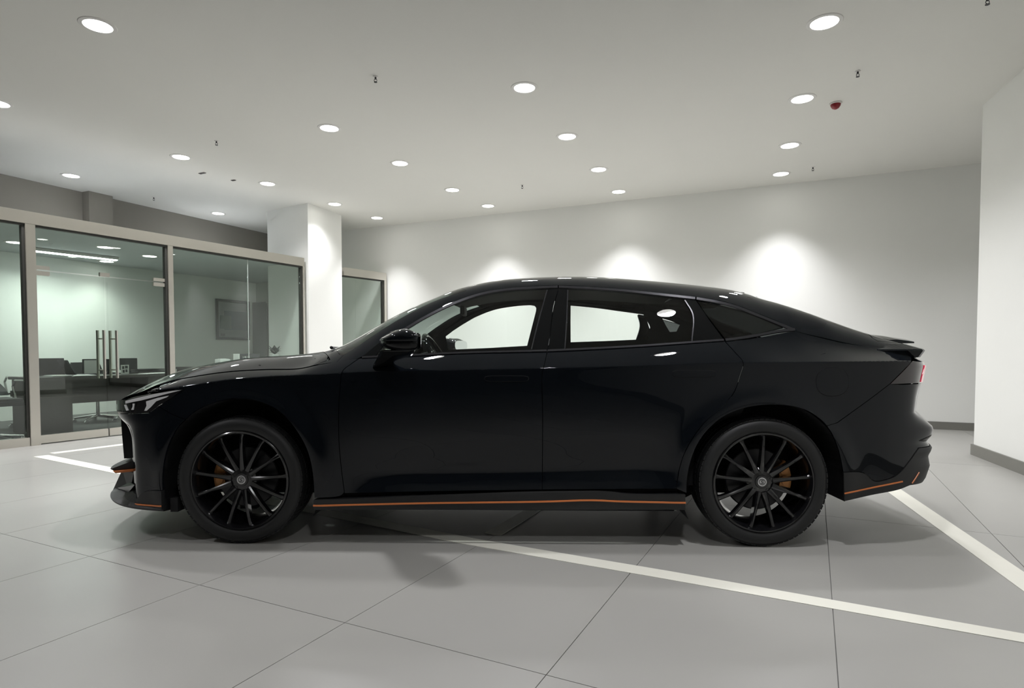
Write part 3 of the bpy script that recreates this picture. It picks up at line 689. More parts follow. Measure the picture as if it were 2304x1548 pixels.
# ---- quarter panel
TOPQ = [(1630, 767), (1666, 765), (1708, 759), (1750, 751), (1792, 743)]
TOPQ2 = [(1792, 741.5), (1850, 754.5), (1920, 770.5), (2000, 781.5), (2046, 787.5)]
TLF = [(2046, 787.5), (2052, 812), (2037, 829), (2002, 864)]
QB = [(2002, 864), (1960, 896), (1920, 925), (1884, 951)]
QARCH = rev([(1545, 1110), (1546, 1080), (1552, 1046), (1566, 1006), (1590, 970), (1624, 940), (1666, 921), (1708, 912.5), (1750, 911), (1792, 916), (1825, 929), (1851, 948), (1860, 958)])
qp = outS(TOPQ, TOPQ2, TLF, QB, [(1884, 951), (1872, 955), (1860, 958)], QARCH, [(1545, 1110), (1522, 1100)], rev(GAP_RD))
QPn, QPf = panel('quarter_panel', S, qp, M_PAINT, CAR, FS, rows=(lambda x: zcr(x)+.004, lambda x: zcr(x)-.004), mirror=CAR)
# fuel flap
th = np.linspace(0, 2*math.pi, 40, endpoint=False); fl_px = [(1872.5 + 36.5*np.sign(math.cos(t))*abs(math.cos(t))**.85, 859 + 32*np.sign(math.sin(t))*abs(math.sin(t))**.85) for t in th]
flo = many_S(fl_px); 
# thin dark groove ring round the flap
def ribbon(name, pts3, nrm, w_, h_, m, parent, closed=False, mirror=False, lift=0.):
    pts3 = np.asarray(pts3); nrm = np.asarray(nrm); n = len(pts3); V = []; 
    for i in range(n):
        t = (pts3[(i+1) % n] - pts3[i-1]) if closed else (pts3[min(i+1, n-1)] - pts3[max(i-1, 0)]); t = t/np.linalg.norm(t); b = np.cross(nrm[i], t); b /= np.linalg.norm(b); p = pts3[i] + nrm[i]*lift
        ww = w_[i] if hasattr(w_, '__len__') else w_
        V += [p - b*ww/2, p - b*ww/2*.8 + nrm[i]*h_, p + b*ww/2*.8 + nrm[i]*h_, p + b*ww/2]
    Fc = []
    for i in range(n if closed else n-1):
        A = 4*i; B = 4*((i+1) % n)
        for k in range(3): Fc.append((A+k, B+k, B+k+1, A+k+1))
        Fc.append((A+3, B+3, B, A))
    if not closed: Fc += [(0, 1, 2, 3), (4*n-1, 4*n-2, 4*n-3, 4*n-4)]
    V = np.array(V); o = car_mesh(name, V, Fc, None, m, parent)
    if mirror is not False: return o, car_mesh(name, mir(V), [f[::-1] for f in Fc], None, m, mirror)
    return o
def rib_on(name, fun, uv, w_, h_, m, parent, flip, closed=False, mirror=False, lift=0.):
    uv = np.asarray(uv); P = fun(uv[:, 0], uv[:, 1]); return ribbon(name, W(P[:, 0], P[:, 1], P[:, 2]), normals(fun, uv, flip), w_, h_, m, parent, closed, mirror, lift)
panel('fuel_flap', S, flo, M_PAINT, QPn, FS, gap=.001, off=.0018, skirt=.003, step=.02)
rib_on('flap_groove', S, flo, .006, .0006, M_LINER, QPn, FS, closed=True)
# ---- rear bumper
rb = outS(rev(QB), [(2002, 864), (2030, 865), (2050, 864)])
zz = px_on_S(2050, 864)[1]
low = outS([(1884, 951), (1872, 976), (1888, 1018), (1896, 1062), (1943, 1064), (1966, 1082), (2020, 1074)])
zl = low[-1][1]
rbp = np.vstack([rb, [[a_of_d(.30, False), zz], [A_R, zz], [A_R, zl], [a_of_d(.3, False), zl]], low[::-1]])
arcr = outS([(1884, 951), (1860, 958)], [(1860, 958), (1872, 976), (1888, 1018), (1897, 1062)], [(1897, 1062), (1943, 1064), (1966, 1082), (1990, 1080), (2018, 1068), (2045, 1038), (2066, 1008)])
zl2 = arcr[-1][1]
rbp = np.vstack([rb, [[a_of_d(.30, False), zz], [A_R, zz], [A_R, zl2], [a_of_d(.3, False), zl2]], arcr[::-1]])
RBU = panel('rear_bumper', S, rbp, M_PAINT, CAR, FS, double=True, step=.02, rows=[(lambda x, q=q: x*0 + q) for q in oRz])
lowv = outS([(1897, 1062), (1943, 1064), (1966, 1082), (1990, 1080), (2018, 1068), (2045, 1038), (2066, 1008)]); lb = outS([(1898, 1112), (1897, 1062)]); bot = outS([(1898, 1128), (1960, 1114), (2020, 1102), (2046, 1092)])
zb2 = bot[-1][1]
diff = np.vstack([lb, lowv, [[a_of_d(.3, False), zl2], [A_R, zl2], [A_R, zb2], [a_of_d(.3, False), zb2]], bot[::-1]])
panel('rear_diffuser', S, diff, M_MATTEB, CAR, FS, double=True, step=.02, off=.004)
# ---- taillamps
tl = outS([(2002, 864), (2037, 829), (2052, 812)])
zt2 = .985
tlp = np.vstack([tl, [[a_of_d(.14, False), .965], [a_of_d(.30, False), .965], [a_of_d(.55, False), .94], [a_of_d(.55, False), zz + .05], [a_of_d(.3, False), zz+.002]], outS([(2050, 863), (2030, 864), (2002, 865)])])
TLn, TLf = panel('tail_lamp', S, tlp, M_DKRED, CAR, FS, mirror=CAR, off=.002)
ra = [a_of_d(.125, False), a_of_d(.19, False)]
panel('red_light_bar', S, np.array([[ra[0]-.012, .86], [ra[1]-.012, .855], [ra[1]+.012, .945], [ra[0]+.012, .948]]), M_RED, TLn, FS, gap=0, off=.006, skirt=.006, step=.02, mirror=TLf)
# rear panel between the lamps / boot face
panel('boot_face', S, np.array([[a_of_d(.13, False), .968], [a_of_d(.30, False), .968], [a_of_d(.55, False), .943], [A_R, .943], [A_R, 1.03], [a_of_d(.13, False), 1.02]]), M_PAINT, CAR, FS, double=True, step=.02, gap=0)
panel('boot_light_bar', S, np.array([[a_of_d(.555, False), zz+.05], [A_R, zz+.05], [A_R, .940], [a_of_d(.555, False), .940]]), M_DKRED, CAR, FS, double=True, step=.03, gap=0)
panel('boot_lower_face', S, np.array([[a_of_d(.30, False), zz], [A_R, zz], [A_R, zz+.05], [a_of_d(.55, False), zz+.05]]), M_PAINT, CAR, FS, double=True, step=.02, gap=0)
# ---- sills
SILT = [(707, 1123), (750, 1122), (960, 1113.5), (1170, 1106), (1296, 1104), (1360, 1104), (1419, 1110), (1541, 1111)]
sil = outS(SILT, [(1541, 1111), (1541, 1146)], [(1541, 1146), (1120, 1146), (707, 1146)], [(707, 1146), (707, 1123)])
SLn, SLf = panel('side_sill', S, sil, M_MATTEB, CAR, FS, off=.012, skirt=.06, mirror=CAR)
OR1 = spl([(707, 1136), (960, 1131), (1220, 1127.5), (1330, 1124.5), (1400, 1127), (1541, 1129.5)], 12)
rib_on('orange_pinstripe', S, many_S(OR1), .0095, .004, M_ORANGE, SLn, FS, mirror=SLf, lift=.0125)
rib_on('orange_pinstripe', S, [px_on_S(x, y) for x, y in spl([(1899, 1110), (1960, 1097), (2029, 1083)], 8)], .008, .003, M_ORANGE, CAR, FS, mirror=CAR, lift=.0045)
rib_on('orange_pinstripe', S, [px_on_S(x, y) for x, y in spl([(2066, 1062), (2058, 1075), (2050, 1087)], 5)], .007, .003, M_ORANGE, CAR, FS, mirror=CAR, lift=.0045)
# ---- door handles
for (dn, df, x0, x1, y0, y1) in ((fdn, fdf, 1091, 1189, 846, 857.5), (rdn, rdf, 1513, 1611, 834, 848)):
    hp = [];
    for i in range(28):
        t = 2*math.pi*i/28; hp.append(((x0+x1)/2 + (x1-x0)/2*np.sign(math.cos(t))*abs(math.cos(t))**.35, (y0+y1)/2 + (y1-y0)/2*np.sign(math.sin(t))*abs(math.sin(t))**.5))
    ho = many_S(hp); panel('door_handle', S, ho, M_PAINT, dn, FS, gap=.0005, off=.003, skirt=.004, step=.015, mirror=df)
    rib_on('handle_groove', S, ho, .005, .0006, M_LINER, dn, FS, closed=True, mirror=df)

# ---- greenhouse: glass, pillars, trims
GF = 1 if (normals(Gs, np.array([[1.2, 1.2]]), 1)[0] @ ed) < 0 else -1
TTOP1 = [(870, 768), (905, 748), (960, 716), (1019, 688), (1086, 665), (1149, 655), (1212, 651), (1231, 650.5)]
panel('window_glass', Gs, outG(TTOP1, [(1231, 651), (1212, 722), (1195, 788)], [(1195, 788), (1044, 794), (930, 800), (840, 803)], [(840, 803), (870, 768)]), M_CARGLASS, fdn, GF, gap=0, skirt=.004, off=-.004, mirror=fdf)
panel('pillar_cover', Gs, outG([(1231, 651), (1256.5, 650)], [(1256.5, 650), (1245, 692), (1237, 755), (1231, 790)], [(1231, 790), (1195, 788)], [(1195, 788), (1212, 722), (1231, 651)]), M_GLOSSB, fdn, GF, gap=.001, off=.001, mirror=fdf)
panel('pillar_cover', Gs, outG([(1257.5, 650), (1278, 651)], [(1278, 651), (1275, 715), (1271, 786)], [(1271, 786), (1232, 790)], [(1232, 790), (1238, 755), (1246, 692), (1257.5, 650)]), M_GLOSSB, rdn, GF, gap=.001, off=.001, mirror=rdf)
panel('window_glass', Gs, outG([(1278, 651), (1318, 652), (1402, 658), (1486, 667), (1540, 673)], [(1540, 673), (1559, 709), (1556, 772)], [(1556, 772), (1444, 780), (1318, 786), (1271, 788)], [(1271, 788), (1278, 651)]), M_CARGLASS, rdn, GF, gap=0, skirt=.004, off=-.004, mirror=rdf)
panel('pillar_cover', Gs, outG([(1540, 673), (1566, 676)], [(1566, 676), (1591, 713), (1630, 766)], [(1630, 766), (1556, 771)], [(1556, 771), (1559, 709), (1540, 673)]), M_GLOSSB, rdn, GF, gap=.001, off=.001, mirror=rdf)
panel('quarter_glass', Gs, outG([(1568, 677), (1624, 687), (1687, 704), (1733, 723), (1764, 736)], [(1764, 736), (1708, 750), (1633, 765)], [(1633, 765), (1593, 713), (1568, 677)]), M_PRIVGLASS, QPn, GF, gap=.001, off=.0, mirror=QPf)
# satin trim frames
TTC = [(872, 760), (905, 744.5), (960, 712.5), (1019, 684), (1086, 661), (1149, 651), (1212, 647), (1255, 645.5)]
rib_on('window_trim', Gs, [px_on_G(x, y) for x, y in spl(TTC, 8)], .020, .005, M_TRIM, fdn, GF, mirror=fdf, lift=-.001)
rib_on('window_trim', Gs, [px_on_G(x, y) for x, y in spl([(1257, 645.5), (1318, 648), (1402, 654), (1486, 663), (1564, 671.5)], 8)], .020, .005, M_TRIM, rdn, GF, mirror=rdf, lift=-.001)
rib_on('window_trim', Gs, [px_on_G(x, y) for x, y in spl([(1567, 672), (1610, 679), (1654, 690), (1708, 711), (1750, 728), (1786, 743)], 8)], .021, .005, M_TRIM, QPn, GF, mirror=QPf, lift=-.001)
rib_on('belt_trim', Gs, [px_on_G(x, y) for x, y in spl([(815, 804.5), (930, 799.5), (1044, 794), (1230, 789.5)], 10)], .013, .006, M_TRIM, fdn, GF, mirror=fdf)
rib_on('belt_trim', Gs, [px_on_G(x, y) for x, y in spl([(1232, 789.5), (1318, 785.5), (1444, 778.5), (1557, 770.5), (1628, 765.5)], 10)], .014, .006, M_TRIM, rdn, GF, mirror=rdf)
rib_on('belt_trim', Gs, [px_on_G(x, y) for x, y in spl([(1632, 765.5), (1666, 761), (1708, 754), (1750, 746), (1788, 742)], 8)], .018, .006, M_TRIM, QPn, GF, mirror=QPf)
rib_on('glass_edge', Gs, [px_on_G(x, y) for x, y in spl([(1231, 653), (1212, 722), (1196, 786)], 6)], .007, .003, M_TRIM, fdn, GF, mirror=fdf)
rib_on('glass_edge', Gs, [px_on_G(x, y) for x, y in spl([(1277.5, 653), (1275, 715), (1271, 784)], 6)], .007, .003, M_TRIM, rdn, GF, mirror=rdf)
rib_on('glass_edge', Gs, [px_on_G(x, y) for x, y in spl([(1541, 676), (1559, 709), (1556.5, 769)], 6)], .008, .003, M_TRIM, rdn, GF, mirror=rdf)
# sail panel at the front corner of the door window
panel('mirror_sail', Gs, outG([(815, 803), (855, 771), (872, 766)], [(872, 766), (842, 803)], [(842, 803), (815, 804)]), M_GLOSSB, fdn, GF, gap=0, mirror=fdf)

# ---- top surfaces
def d0(s): return np.interp(s, SG, t_d0)
WSE = spl([(772, 800), (800, 783), (840, 755), (880, 729), (920, 706), (955, 688), (990, 673), (1020, 663), (1050, 654)], 6)
wse = np.array([px_on_T(x, y) for x, y in WSE]); wse = wse[np.concatenate([[True], np.diff(wse[:, 0]) > .002])]
ws_s, ws_e = wse[0, 0], wse[-1, 0]
def cowl(d): return ws_s - .03 - .23*(1 - ((DC-d)/(DC-.1))**2)
def hdr(d): return ws_e - .17*(1 - ((DC-d)/(DC-wse[-1, 1]))**2)
dl = np.linspace(wse[-1, 1], DC, 14)
scr = np.vstack([wse, np.stack([hdr(dl), dl], -1)[1:], np.stack([cowl(np.linspace(DC, wse[0, 1], 14)) + .03, np.linspace(DC, wse[0, 1], 14)], -1)])
panel('windscreen', T, scr, M_SCREENG, CAR, FT, gap=.001, double=True, skirt=.004, step=.04)
# rear window
RWE = spl([(1700, 671), (1750, 686), (1809, 706), (1867, 727), (1926, 748), (1962, 760)], 6)
rwe = np.array([px_on_T(x, y) for x, y in RWE]); rwe[:, 1] = np.maximum.accumulate(rwe[:, 1][::-1])[::-1]
rwe = rwe[np.concatenate([[True], np.diff(rwe[:, 0]) > .002])]
rs0, rs1 = rwe[0, 0], rwe[-1, 0]
dl2 = np.linspace(rwe[-1, 1], DC, 12); tail_s = rs1 + .05*(1-((DC-dl2)/(DC-rwe[-1, 1]))**2)
head_s = rs0 + .02*(1-((DC-dl2)/(DC-rwe[-1, 1]))**2)
rgl = np.vstack([rwe, np.stack([tail_s, dl2], -1)[1:], np.stack([np.full(10, rs0), np.linspace(DC, rwe[0, 1], 10)], -1)])
panel('rear_window', T, rgl, M_PRIVGLASS, CAR, FT, gap=.001, double=True, skirt=.004, step=.04)
# roof shell with pillars
sA = px_on_T(775, 804)[0]
ss = np.linspace(ws_s - .02, 3.70, 190); side = np.stack([ss, d0(ss) - .003*sstep(ss, 2.9, 2.98)], -1)
tail_d = np.linspace(d0(3.70), .33, 6)
roof = np.vstack([side, np.stack([np.full(6, 3.70), tail_d], -1)[1:], [[rs1 + .02, rwe[-1, 1] - .02]], rwe[::-1], np.stack([np.full(10, rs0), np.linspace(rwe[0, 1], DC, 10)], -1)[1:], np.stack([hdr(dl[::-1]), dl[::-1]], -1), wse[::-1][1:]])
panel('roof', T, roof, M_PAINT, CAR, FT, gap=0, double=True, skirt=.02, step=.03)
# boot lid
bl = np.vstack([[[rs1 + .022, rwe[-1, 1] - .018], [3.70, .332]], np.stack([3.70 + .11*(1-((DC-np.linspace(.34, DC, 10))/(DC-.34))**2), np.linspace(.34, DC, 10)], -1), np.stack([tail_s[::-1] + .004, dl2[::-1]], -1)])
panel('boot_lid', T, bl, M_PAINT, CAR, FT, gap=.001, double=True, step=.03)
# bonnet
hs = np.linspace(px_on_T(360, 868)[0], px_on_T(718, 812)[0], 60); hside = np.stack([hs, d0(hs) + .004], -1)
dn_ = np.linspace(hside[-1, 1] + .02, DC, 16); hrear = np.stack([cowl(dn_) - .03, dn_], -1); hrear[0, 0] = min(hrear[0, 0], hs[-1] + .05)
fd_ = np.linspace(DC, .34, 16); fa = np.interp(fd_, pl[:len(pl)//2, 1][::-1], pl[:len(pl)//2, 0][::-1]) + .008
hfront = np.stack([fa, fd_], -1)
bon = np.vstack([hside, hrear, hfront, [[hside[0, 0] - .06, d0(hside[0, 0] - .06) + .05]]])
panel('bonnet', T, bon, M_PAINT, CAR, FT, gap=.001, double=True, step=.03)
# fender corner at the windscreen foot, cowl
dk = .25; hr0 = hrear[0]
cn = np.vstack([[[hs[-1] + .004, d0(hs[-1]) + .001]], np.stack([np.linspace(hs[-1] + .02, ws_s - .022, 6), d0(np.linspace(hs[-1] + .02, ws_s - .022, 6)) - .002], -1), [[ws_s - .003, wse[0, 1]]], np.stack([cowl(np.linspace(wse[0, 1] + .02, dk, 5)) + .029, np.linspace(wse[0, 1] + .02, dk, 5)], -1), np.stack([cowl(np.linspace(dk, hr0[1], 5)) - .028, np.linspace(dk, hr0[1], 5)], -1)])
panel('fender_corner', T, cn, M_PAINT, CAR, FT, gap=0, mirror=CAR, step=.03)
dq_ = np.linspace(dk, DC, 12)
panel('cowl', T, np.vstack([np.stack([cowl(dq_) + .028, dq_], -1), np.stack([cowl(dq_[::-1]) - .028, dq_[::-1]], -1)]), M_MATTEB, CAR, FT, gap=0, double=True, step=.03, off=-.003)
# wipers
for k, (da, db, sh) in enumerate(((.30, .85, .0), (.95, 1.55, .0))):
    ddv = np.linspace(da, db, 14); dm_ = np.where(ddv > DC, 2*DC-ddv, ddv); sv = cowl(dm_) + .012 + .05*(ddv-da); P = T(sv, dm_)
    bm = bmesh.new(); tube(bm, [W(a, dd, z + .012) - np.array([CAR.location.x, CAR.location.y, 0]) for a, dd, z in zip(sv, ddv, P[:, 2])], .009, 8); from_bm('wiper', bm, M_MATTEB, CAR, True)
# roof-edge spoiler and boot spoiler (run across the car)
def cross_loft(name, prof, m, d_a, taper=0., crown=.0, bulge=.0):
    """prof: closed list of (s,z) at the near end; swept across the car"""
    n = len(prof); V = []; K = 25
    for i in range(K):
        k = i/(K-1)*2-1; d = DC + k*(DC-d_a); c = 1-k*k
        sc = 1 - taper*(abs(k)**4)
        cs = np.mean([p[0] for p in prof]); cz = np.mean([p[1] for p in prof])
        for (s, z) in prof: V.append(W(cs + (s-cs)*sc + bulge*c, d, cz + (z-cz)*sc + crown*c))
    Fc = []
    for i in range(K-1):
        for j in range(n): Fc.append((i*n+j, i*n+(j+1) % n, (i+1)*n+(j+1) % n, (i+1)*n+j))
    Fc += [tuple(range(n))[::-1], tuple((K-1)*n+j for j in range(n))]
    return car_mesh(name, np.array(V), Fc, None, m, CAR)
def sz(x, y, d): return at_d(x, y, d)
cr = float(T(rs0 - .1, DC)[2] - T(rs0 - .1, .46)[2])
cross_loft('roof_spoiler', [sz(1560, 645, .46), sz(1620, 651, .46), sz(1683, 658.5, .46), sz(1683, 660, .46), sz(1662, 668, .46), sz(1560, 660, .46)], M_PAINT, .46, .15, cr*.9, .02)
cross_loft('shark_lip', [sz(1660, 664, .50), sz(1704, 668, .50), sz(1704, 671, .50), sz(1660, 674, .50)], M_MATTEB, .50, 0, cr*.8, .02)
cr2 = float(T(3.5, DC)[2] - T(3.5, .36)[2])
cross_loft('boot_spoiler', [sz(1990, 763.5, .38), sz(2015, 762, .38), sz(2045, 766, .38), sz(2065, 769, .38), sz(2066, 773, .38), sz(2040, 774, .38), sz(2000, 774, .38)], M_PAINT, .38, .25, cr2*.7, .05)

# ---- front splitter, lips and grille
def car_bm(name, bm, m, parent=CAR, smooth=False): return from_bm(name, bm, m, parent, smooth)
def rel(s, d, z): return Vector(W(s, d, z) - np.array([CAR.location.x, CAR.location.y, 0]))
def plan_loft(name, zs, m, dfrom, dto=None, par=CAR, double=True, a_end=None):
    """zs: list of (z, outward) rings swept along the plan curve from the arch round the nose"""
    aa = np.linspace(dfrom, A_F if a_end is None else a_end, 40); V = []; n = len(zs)
    s, d = plan(aa); ds = np.gradient(s); dd = np.gradient(d); L = np.hypot(ds, dd); nx = dd/L; ny = -ds/L      # outward normal candidates
    if ny[0] > 0: nx, ny = -nx, -ny
    for i in range(40):
        for (z, o) in zs:
            oo = o(plan(aa[i])[1]) if callable(o) else o; zz_ = z(aa[i]) if callable(z) else z
            V.append(W(s[i] + nx[i]*oo, d[i] + ny[i]*oo, zz_))
    V = np.array(V); Fc = []
    for i in range(39):
        for j in range(n): Fc.append((i*n+j, (i+1)*n+j, (i+1)*n+(j+1) % n, i*n+(j+1) % n))
    Fc.append(tuple(range(n)))
    N0 = len(V); V2 = mir(V); F2 = [tuple(N0+i for i in f[::-1]) for f in Fc]
    return car_mesh(name, np.vstack([V, V2]), Fc + F2, None, m, par)
a_arch = px_on_S(368, 1120)[0]
zlip = lambda y, d=.1: at_d(300, y, d)[1]
splz = lambda a: float(np.interp(plan(a)[1], [0, .03, .15, .3, .9], [.178, .181, .190, .206, .206]))
plan_loft('front_splitter', [(lambda a: splz(a) - .012, lambda d: -.05), (lambda a: splz(a)-.008, lambda d: np.interp(d, [0, .05, .2, .4], [.002, .005, .03, .045])), (lambda a: splz(a)+.003, lambda d: np.interp(d, [0, .05, .2, .4], [.006, .010, .036, .052])), (lambda a: splz(a) + .018, lambda d: np.interp(d, [0, .05, .2, .4], [.0, -.004, -.03, -.04])), (lambda a: splz(a) + .05, lambda d: np.interp(d, [0, .05, .2, .4], [-.008, -.03, -.075, -.085])), (lambda a: splz(a)+.055, -.12)], M_MATTEB, a_arch)
# wedge plate ahead of the wheel
panel('front_skirt', S, outS([(306, 1130), (328, 1106), (362, 1104), (366, 1104)], [(366, 1104), (368, 1146)], [(368, 1146), (335, 1141), (306, 1133)]), M_MATTEB, CAR, FS, gap=0, off=.012, skirt=.03, mirror=CAR, step=.02)
rib_on('orange_pinstripe', S, [px_on_S(x, y) for x, y in spl([(306, 1132.5), (336, 1135), (368, 1137)], 6)], .008, .003, M_ORANGE, CAR, FS, mirror=CAR, lift=.014)
# upper lip with orange edge
plan_loft('front_lip', [(.352, -.12), (.350, .02), (.360, .035), (.392, -.06), (.40, -.12)], M_MATTEB, a_of_d(.22))
plan_loft('orange_pinstripe', [(.338, -.10), (.338, .012), (.349, .022), (.349, -.10)], M_ORANGE, a_of_d(.20))
# brake duct fin
for mirr in (False, True):
    pts = [(264, 1098), (292, 1085), (303, 1091), (289, 1108)]; V = [];
    for (x, y), d in zip(pts, (.34, .24, .16, .22)): s, z = at_d(x, y, d); V.append(W(s, d, z))
    V = np.array(V); V = np.vstack([V, V + ed*.02 - np.array([0, 0, .006])]); Fc = [(0, 1, 2, 3), (7, 6, 5, 4)] + [(i, i+4, (i+1) % 4+4, (i+1) % 4) for i in range(4)]
    car_mesh('duct_fin', mir(V) if mirr else V, [f[::-1] for f in Fc] if mirr else Fc, None, M_DKCHR, CAR)
# dark end plate between the lip and the splitter
for mirr in (False, True):
    V = []
    for (x, y), d in zip([(275, 1057), (252, 1107), (291, 1110), (301, 1064)], (.38, .40, .24, .20)): q_, z = at_d(x, y, d); V.append(W(q_, d, z))
    V = np.array(V); V = np.vstack([V, V + ed*.015 + es*.012]); Fc = [(0, 1, 2, 3), (7, 6, 5, 4)] + [(i, i+4, (i+1) % 4+4, (i+1) % 4) for i in range(4)]
    car_mesh('splitter_fin', mir(V) if mirr else V, [f[::-1] for f in Fc] if mirr else Fc, None, M_MATTEB, CAR)
# boot lip round the tail
lipo = lambda k: (lambda d: np.interp(d, [.02, .05, .10, .14, .4], [-.14, -.11, -.05, -.012, -.008]) + k)
plan_loft('boot_lip', [(.984, lipo(-.07)), (.990, lipo(-.022)), (1.026, lipo(.0)), (1.034, lipo(-.006)), (1.062, lipo(-.09)), (1.05, lipo(-.12))], M_PAINT, a_of_d(.03, False), a_end=A_R)
# grille: dark backing with rows of studs
plan_loft('grille', [(.40, -.10), (.40, -.024), (.55, -.016), (.655, -.012), (.655, -.10)], M_GLOSSB, a_of_d(.30))
V = []; Fc = []
for r_ in range(11):
    z = .415 + r_*.0235; n_ = 26
    for i in range(n_):
        d = .33 + (i + .5*(r_ % 2))*((2*DC-.66)/n_); dm_ = min(d, 2*DC-d); a = a_of_d(dm_); s, _ = plan(a); s = float(s) + float(np.interp(z, [.40, .655], [.020, .006])); h_ = .0115
        P0 = W(s, d, z); b0 = len(V)
        V += [P0 + es*.0, P0 + ed*h_*.9 + es*.016, P0 + np.array([0, 0, h_*.8]) + es*.016, P0 - ed*h_*.9 + es*.016, P0 - np.array([0, 0, h_*.8]) + es*.016]
        Fc += [(b0, b0+1, b0+2), (b0, b0+2, b0+3), (b0, b0+3, b0+4), (b0, b0+4, b0+1), (b0+1, b0+4, b0+3, b0+2)]
gs_ = car_mesh('grille_studs', np.array(V), Fc, None, M_DKCHR, CAR); gs_['kind'] = 'stuff'

# ---- door mirrors
def superlump(name, c, r, ex, m, parent, mirr=False, tw=None, seg=28):
    """rounded block: superellipsoid with exponents"""
    V = []; K = seg//2; f_ = lambda v, e: math.copysign(abs(v)**e, v)
    for i in range(1, K):
        ph = -math.pi/2 + math.pi*i/K
        for j in range(seg):
            th_ = 2*math.pi*j/seg; x = r[0]*f_(math.cos(ph), ex[1])*f_(math.cos(th_), ex[0]); y = r[1]*f_(math.cos(ph), ex[1])*f_(math.sin(th_), ex[0]); z = r[2]*f_(math.sin(ph), ex[1])
            if tw: x, y, z = tw(x/r[0], y/r[1], z/r[2], r)
            V.append(W(c[0]+x, c[1]+y, c[2]+z))
    n0 = len(V); tx = (0, 0, -1) ; b_ = tw(0, 0, -1, r) if tw else (0, 0, -r[2]); t_2 = tw(0, 0, 1, r) if tw else (0, 0, r[2])
    V.append(W(c[0]+b_[0], c[1]+b_[1], c[2]+b_[2])); V.append(W(c[0]+t_2[0], c[1]+t_2[1], c[2]+t_2[2])); Fc = []
    for i in range(K-2):
        for j in range(seg): Fc.append((i*seg+j, i*seg+(j+1) % seg, (i+1)*seg+(j+1) % seg, (i+1)*seg+j))
    for j in range(seg): Fc.append((n0, (j+1) % seg, j)); Fc.append((n0+1, (K-2)*seg+j, (K-2)*seg+(j+1) % seg))
    V = np.array(V); 
    if mirr: V = mir(V); Fc = [f[::-1] for f in Fc]
    o = car_mesh(name, V, Fc, None, m, parent)
    for p in o.data.polygons: p.use_smooth = True
    return o
md = -.16
def mpt(x, y): return at_d(x, y, md)
sm, zm = mpt(897, 769)
def mtw(x, y, z, r):
    # flat rear face, tapered front, flat-ish bottom
    tp_ = np.interp(x, [-1, -.2, 1], [.62, 1, 1.0]); zz_ = z*tp_
    if z < 0: zz_ *= .80
    else: zz_ *= np.interp(x, [-1, -.3, .3, 1], [.55, .95, 1.1, .72])
    return x*r[0] - .38*y*r[1]*tp_, y*r[1]*tp_, zz_*r[2]
for mirr in (False, True):
    MR = superlump('side_mirror', (sm, md, zm), (.088, .125, .054), (.45, .45), M_GLOSSB, CAR, mirr, mtw)
    superlump('mirror_cap', (sm-.001, md, zm+.004), (.089, .128, .055), (.45, .5), M_PAINT, MR, mirr, lambda x, y, z, r: mtw(x, y, max(z, -.05), r))
    # glass in the rear face
    bm = bmesh.new(); prof = [(.105*math.copysign(abs(math.cos(t))**.5, math.cos(t)), .040*math.copysign(abs(math.sin(t))**.6, math.sin(t))) for t in np.linspace(0, 2*math.pi, 28, endpoint=False)]
    V = np.array([W(sm + .0875 - .38*p[0], md + p[0], zm + .003 + p[1]) for p in prof] + [W(sm + .0900 - .38*p[0], md + p[0]*.97, zm + .003 + p[1]*.96) for p in prof]); n = 28
    Fc = [(i, (i+1) % n, (i+1) % n+n, i+n) for i in range(n)] + [tuple(range(n, 2*n))]
    car_mesh('mirror_glass', mir(V) if mirr else V, [f[::-1] for f in Fc] if mirr else Fc, None, M_MIRGL, MR)
    # lower housing and arm to the door
    s2, z2 = at_d(893, 789, md+.03)
    V = []; K = 9
    arm = [((858, 787), (932, 788), md), ((857, 793), (932, 792), md+.02), ((850, 806), (925, 800), -.06), ((842, 820), (888, 812), .0), ((840, 829), (880, 822), .045)]
    for (pa, pb, d) in arm:
        sa, za = at_d(pa[0], pa[1], d); sb, zb3 = at_d(pb[0], pb[1], d); w2 = .075 if d < -.1 else .05
        hh = .008
        for q in np.linspace(0, 1, 6): V.append((sa + (sb-sa)*q, d - w2*math.sin(math.pi*(.12+.76*q)), za + (zb3-za)*q))
        for q in np.linspace(1, 0, 6): V.append((sa + (sb-sa)*q, d + w2*math.sin(math.pi*(.12+.76*q)), za + (zb3-za)*q))
    V = np.array([W(*v) for v in V]); Fc = []
    for i in range(len(arm)-1):
        for j in range(12): Fc.append((i*12+j, i*12+(j+1) % 12, (i+1)*12+(j+1) % 12, (i+1)*12+j))
    Fc += [tuple(range(12))[::-1], tuple((len(arm)-1)*12+j for j in range(12))]
    o = car_mesh('mirror_arm', mir(V) if mirr else V, [f[::-1] for f in Fc] if mirr else Fc, None, M_GLOSSB, MR)
    for p in o.data.polygons: p.use_smooth = True

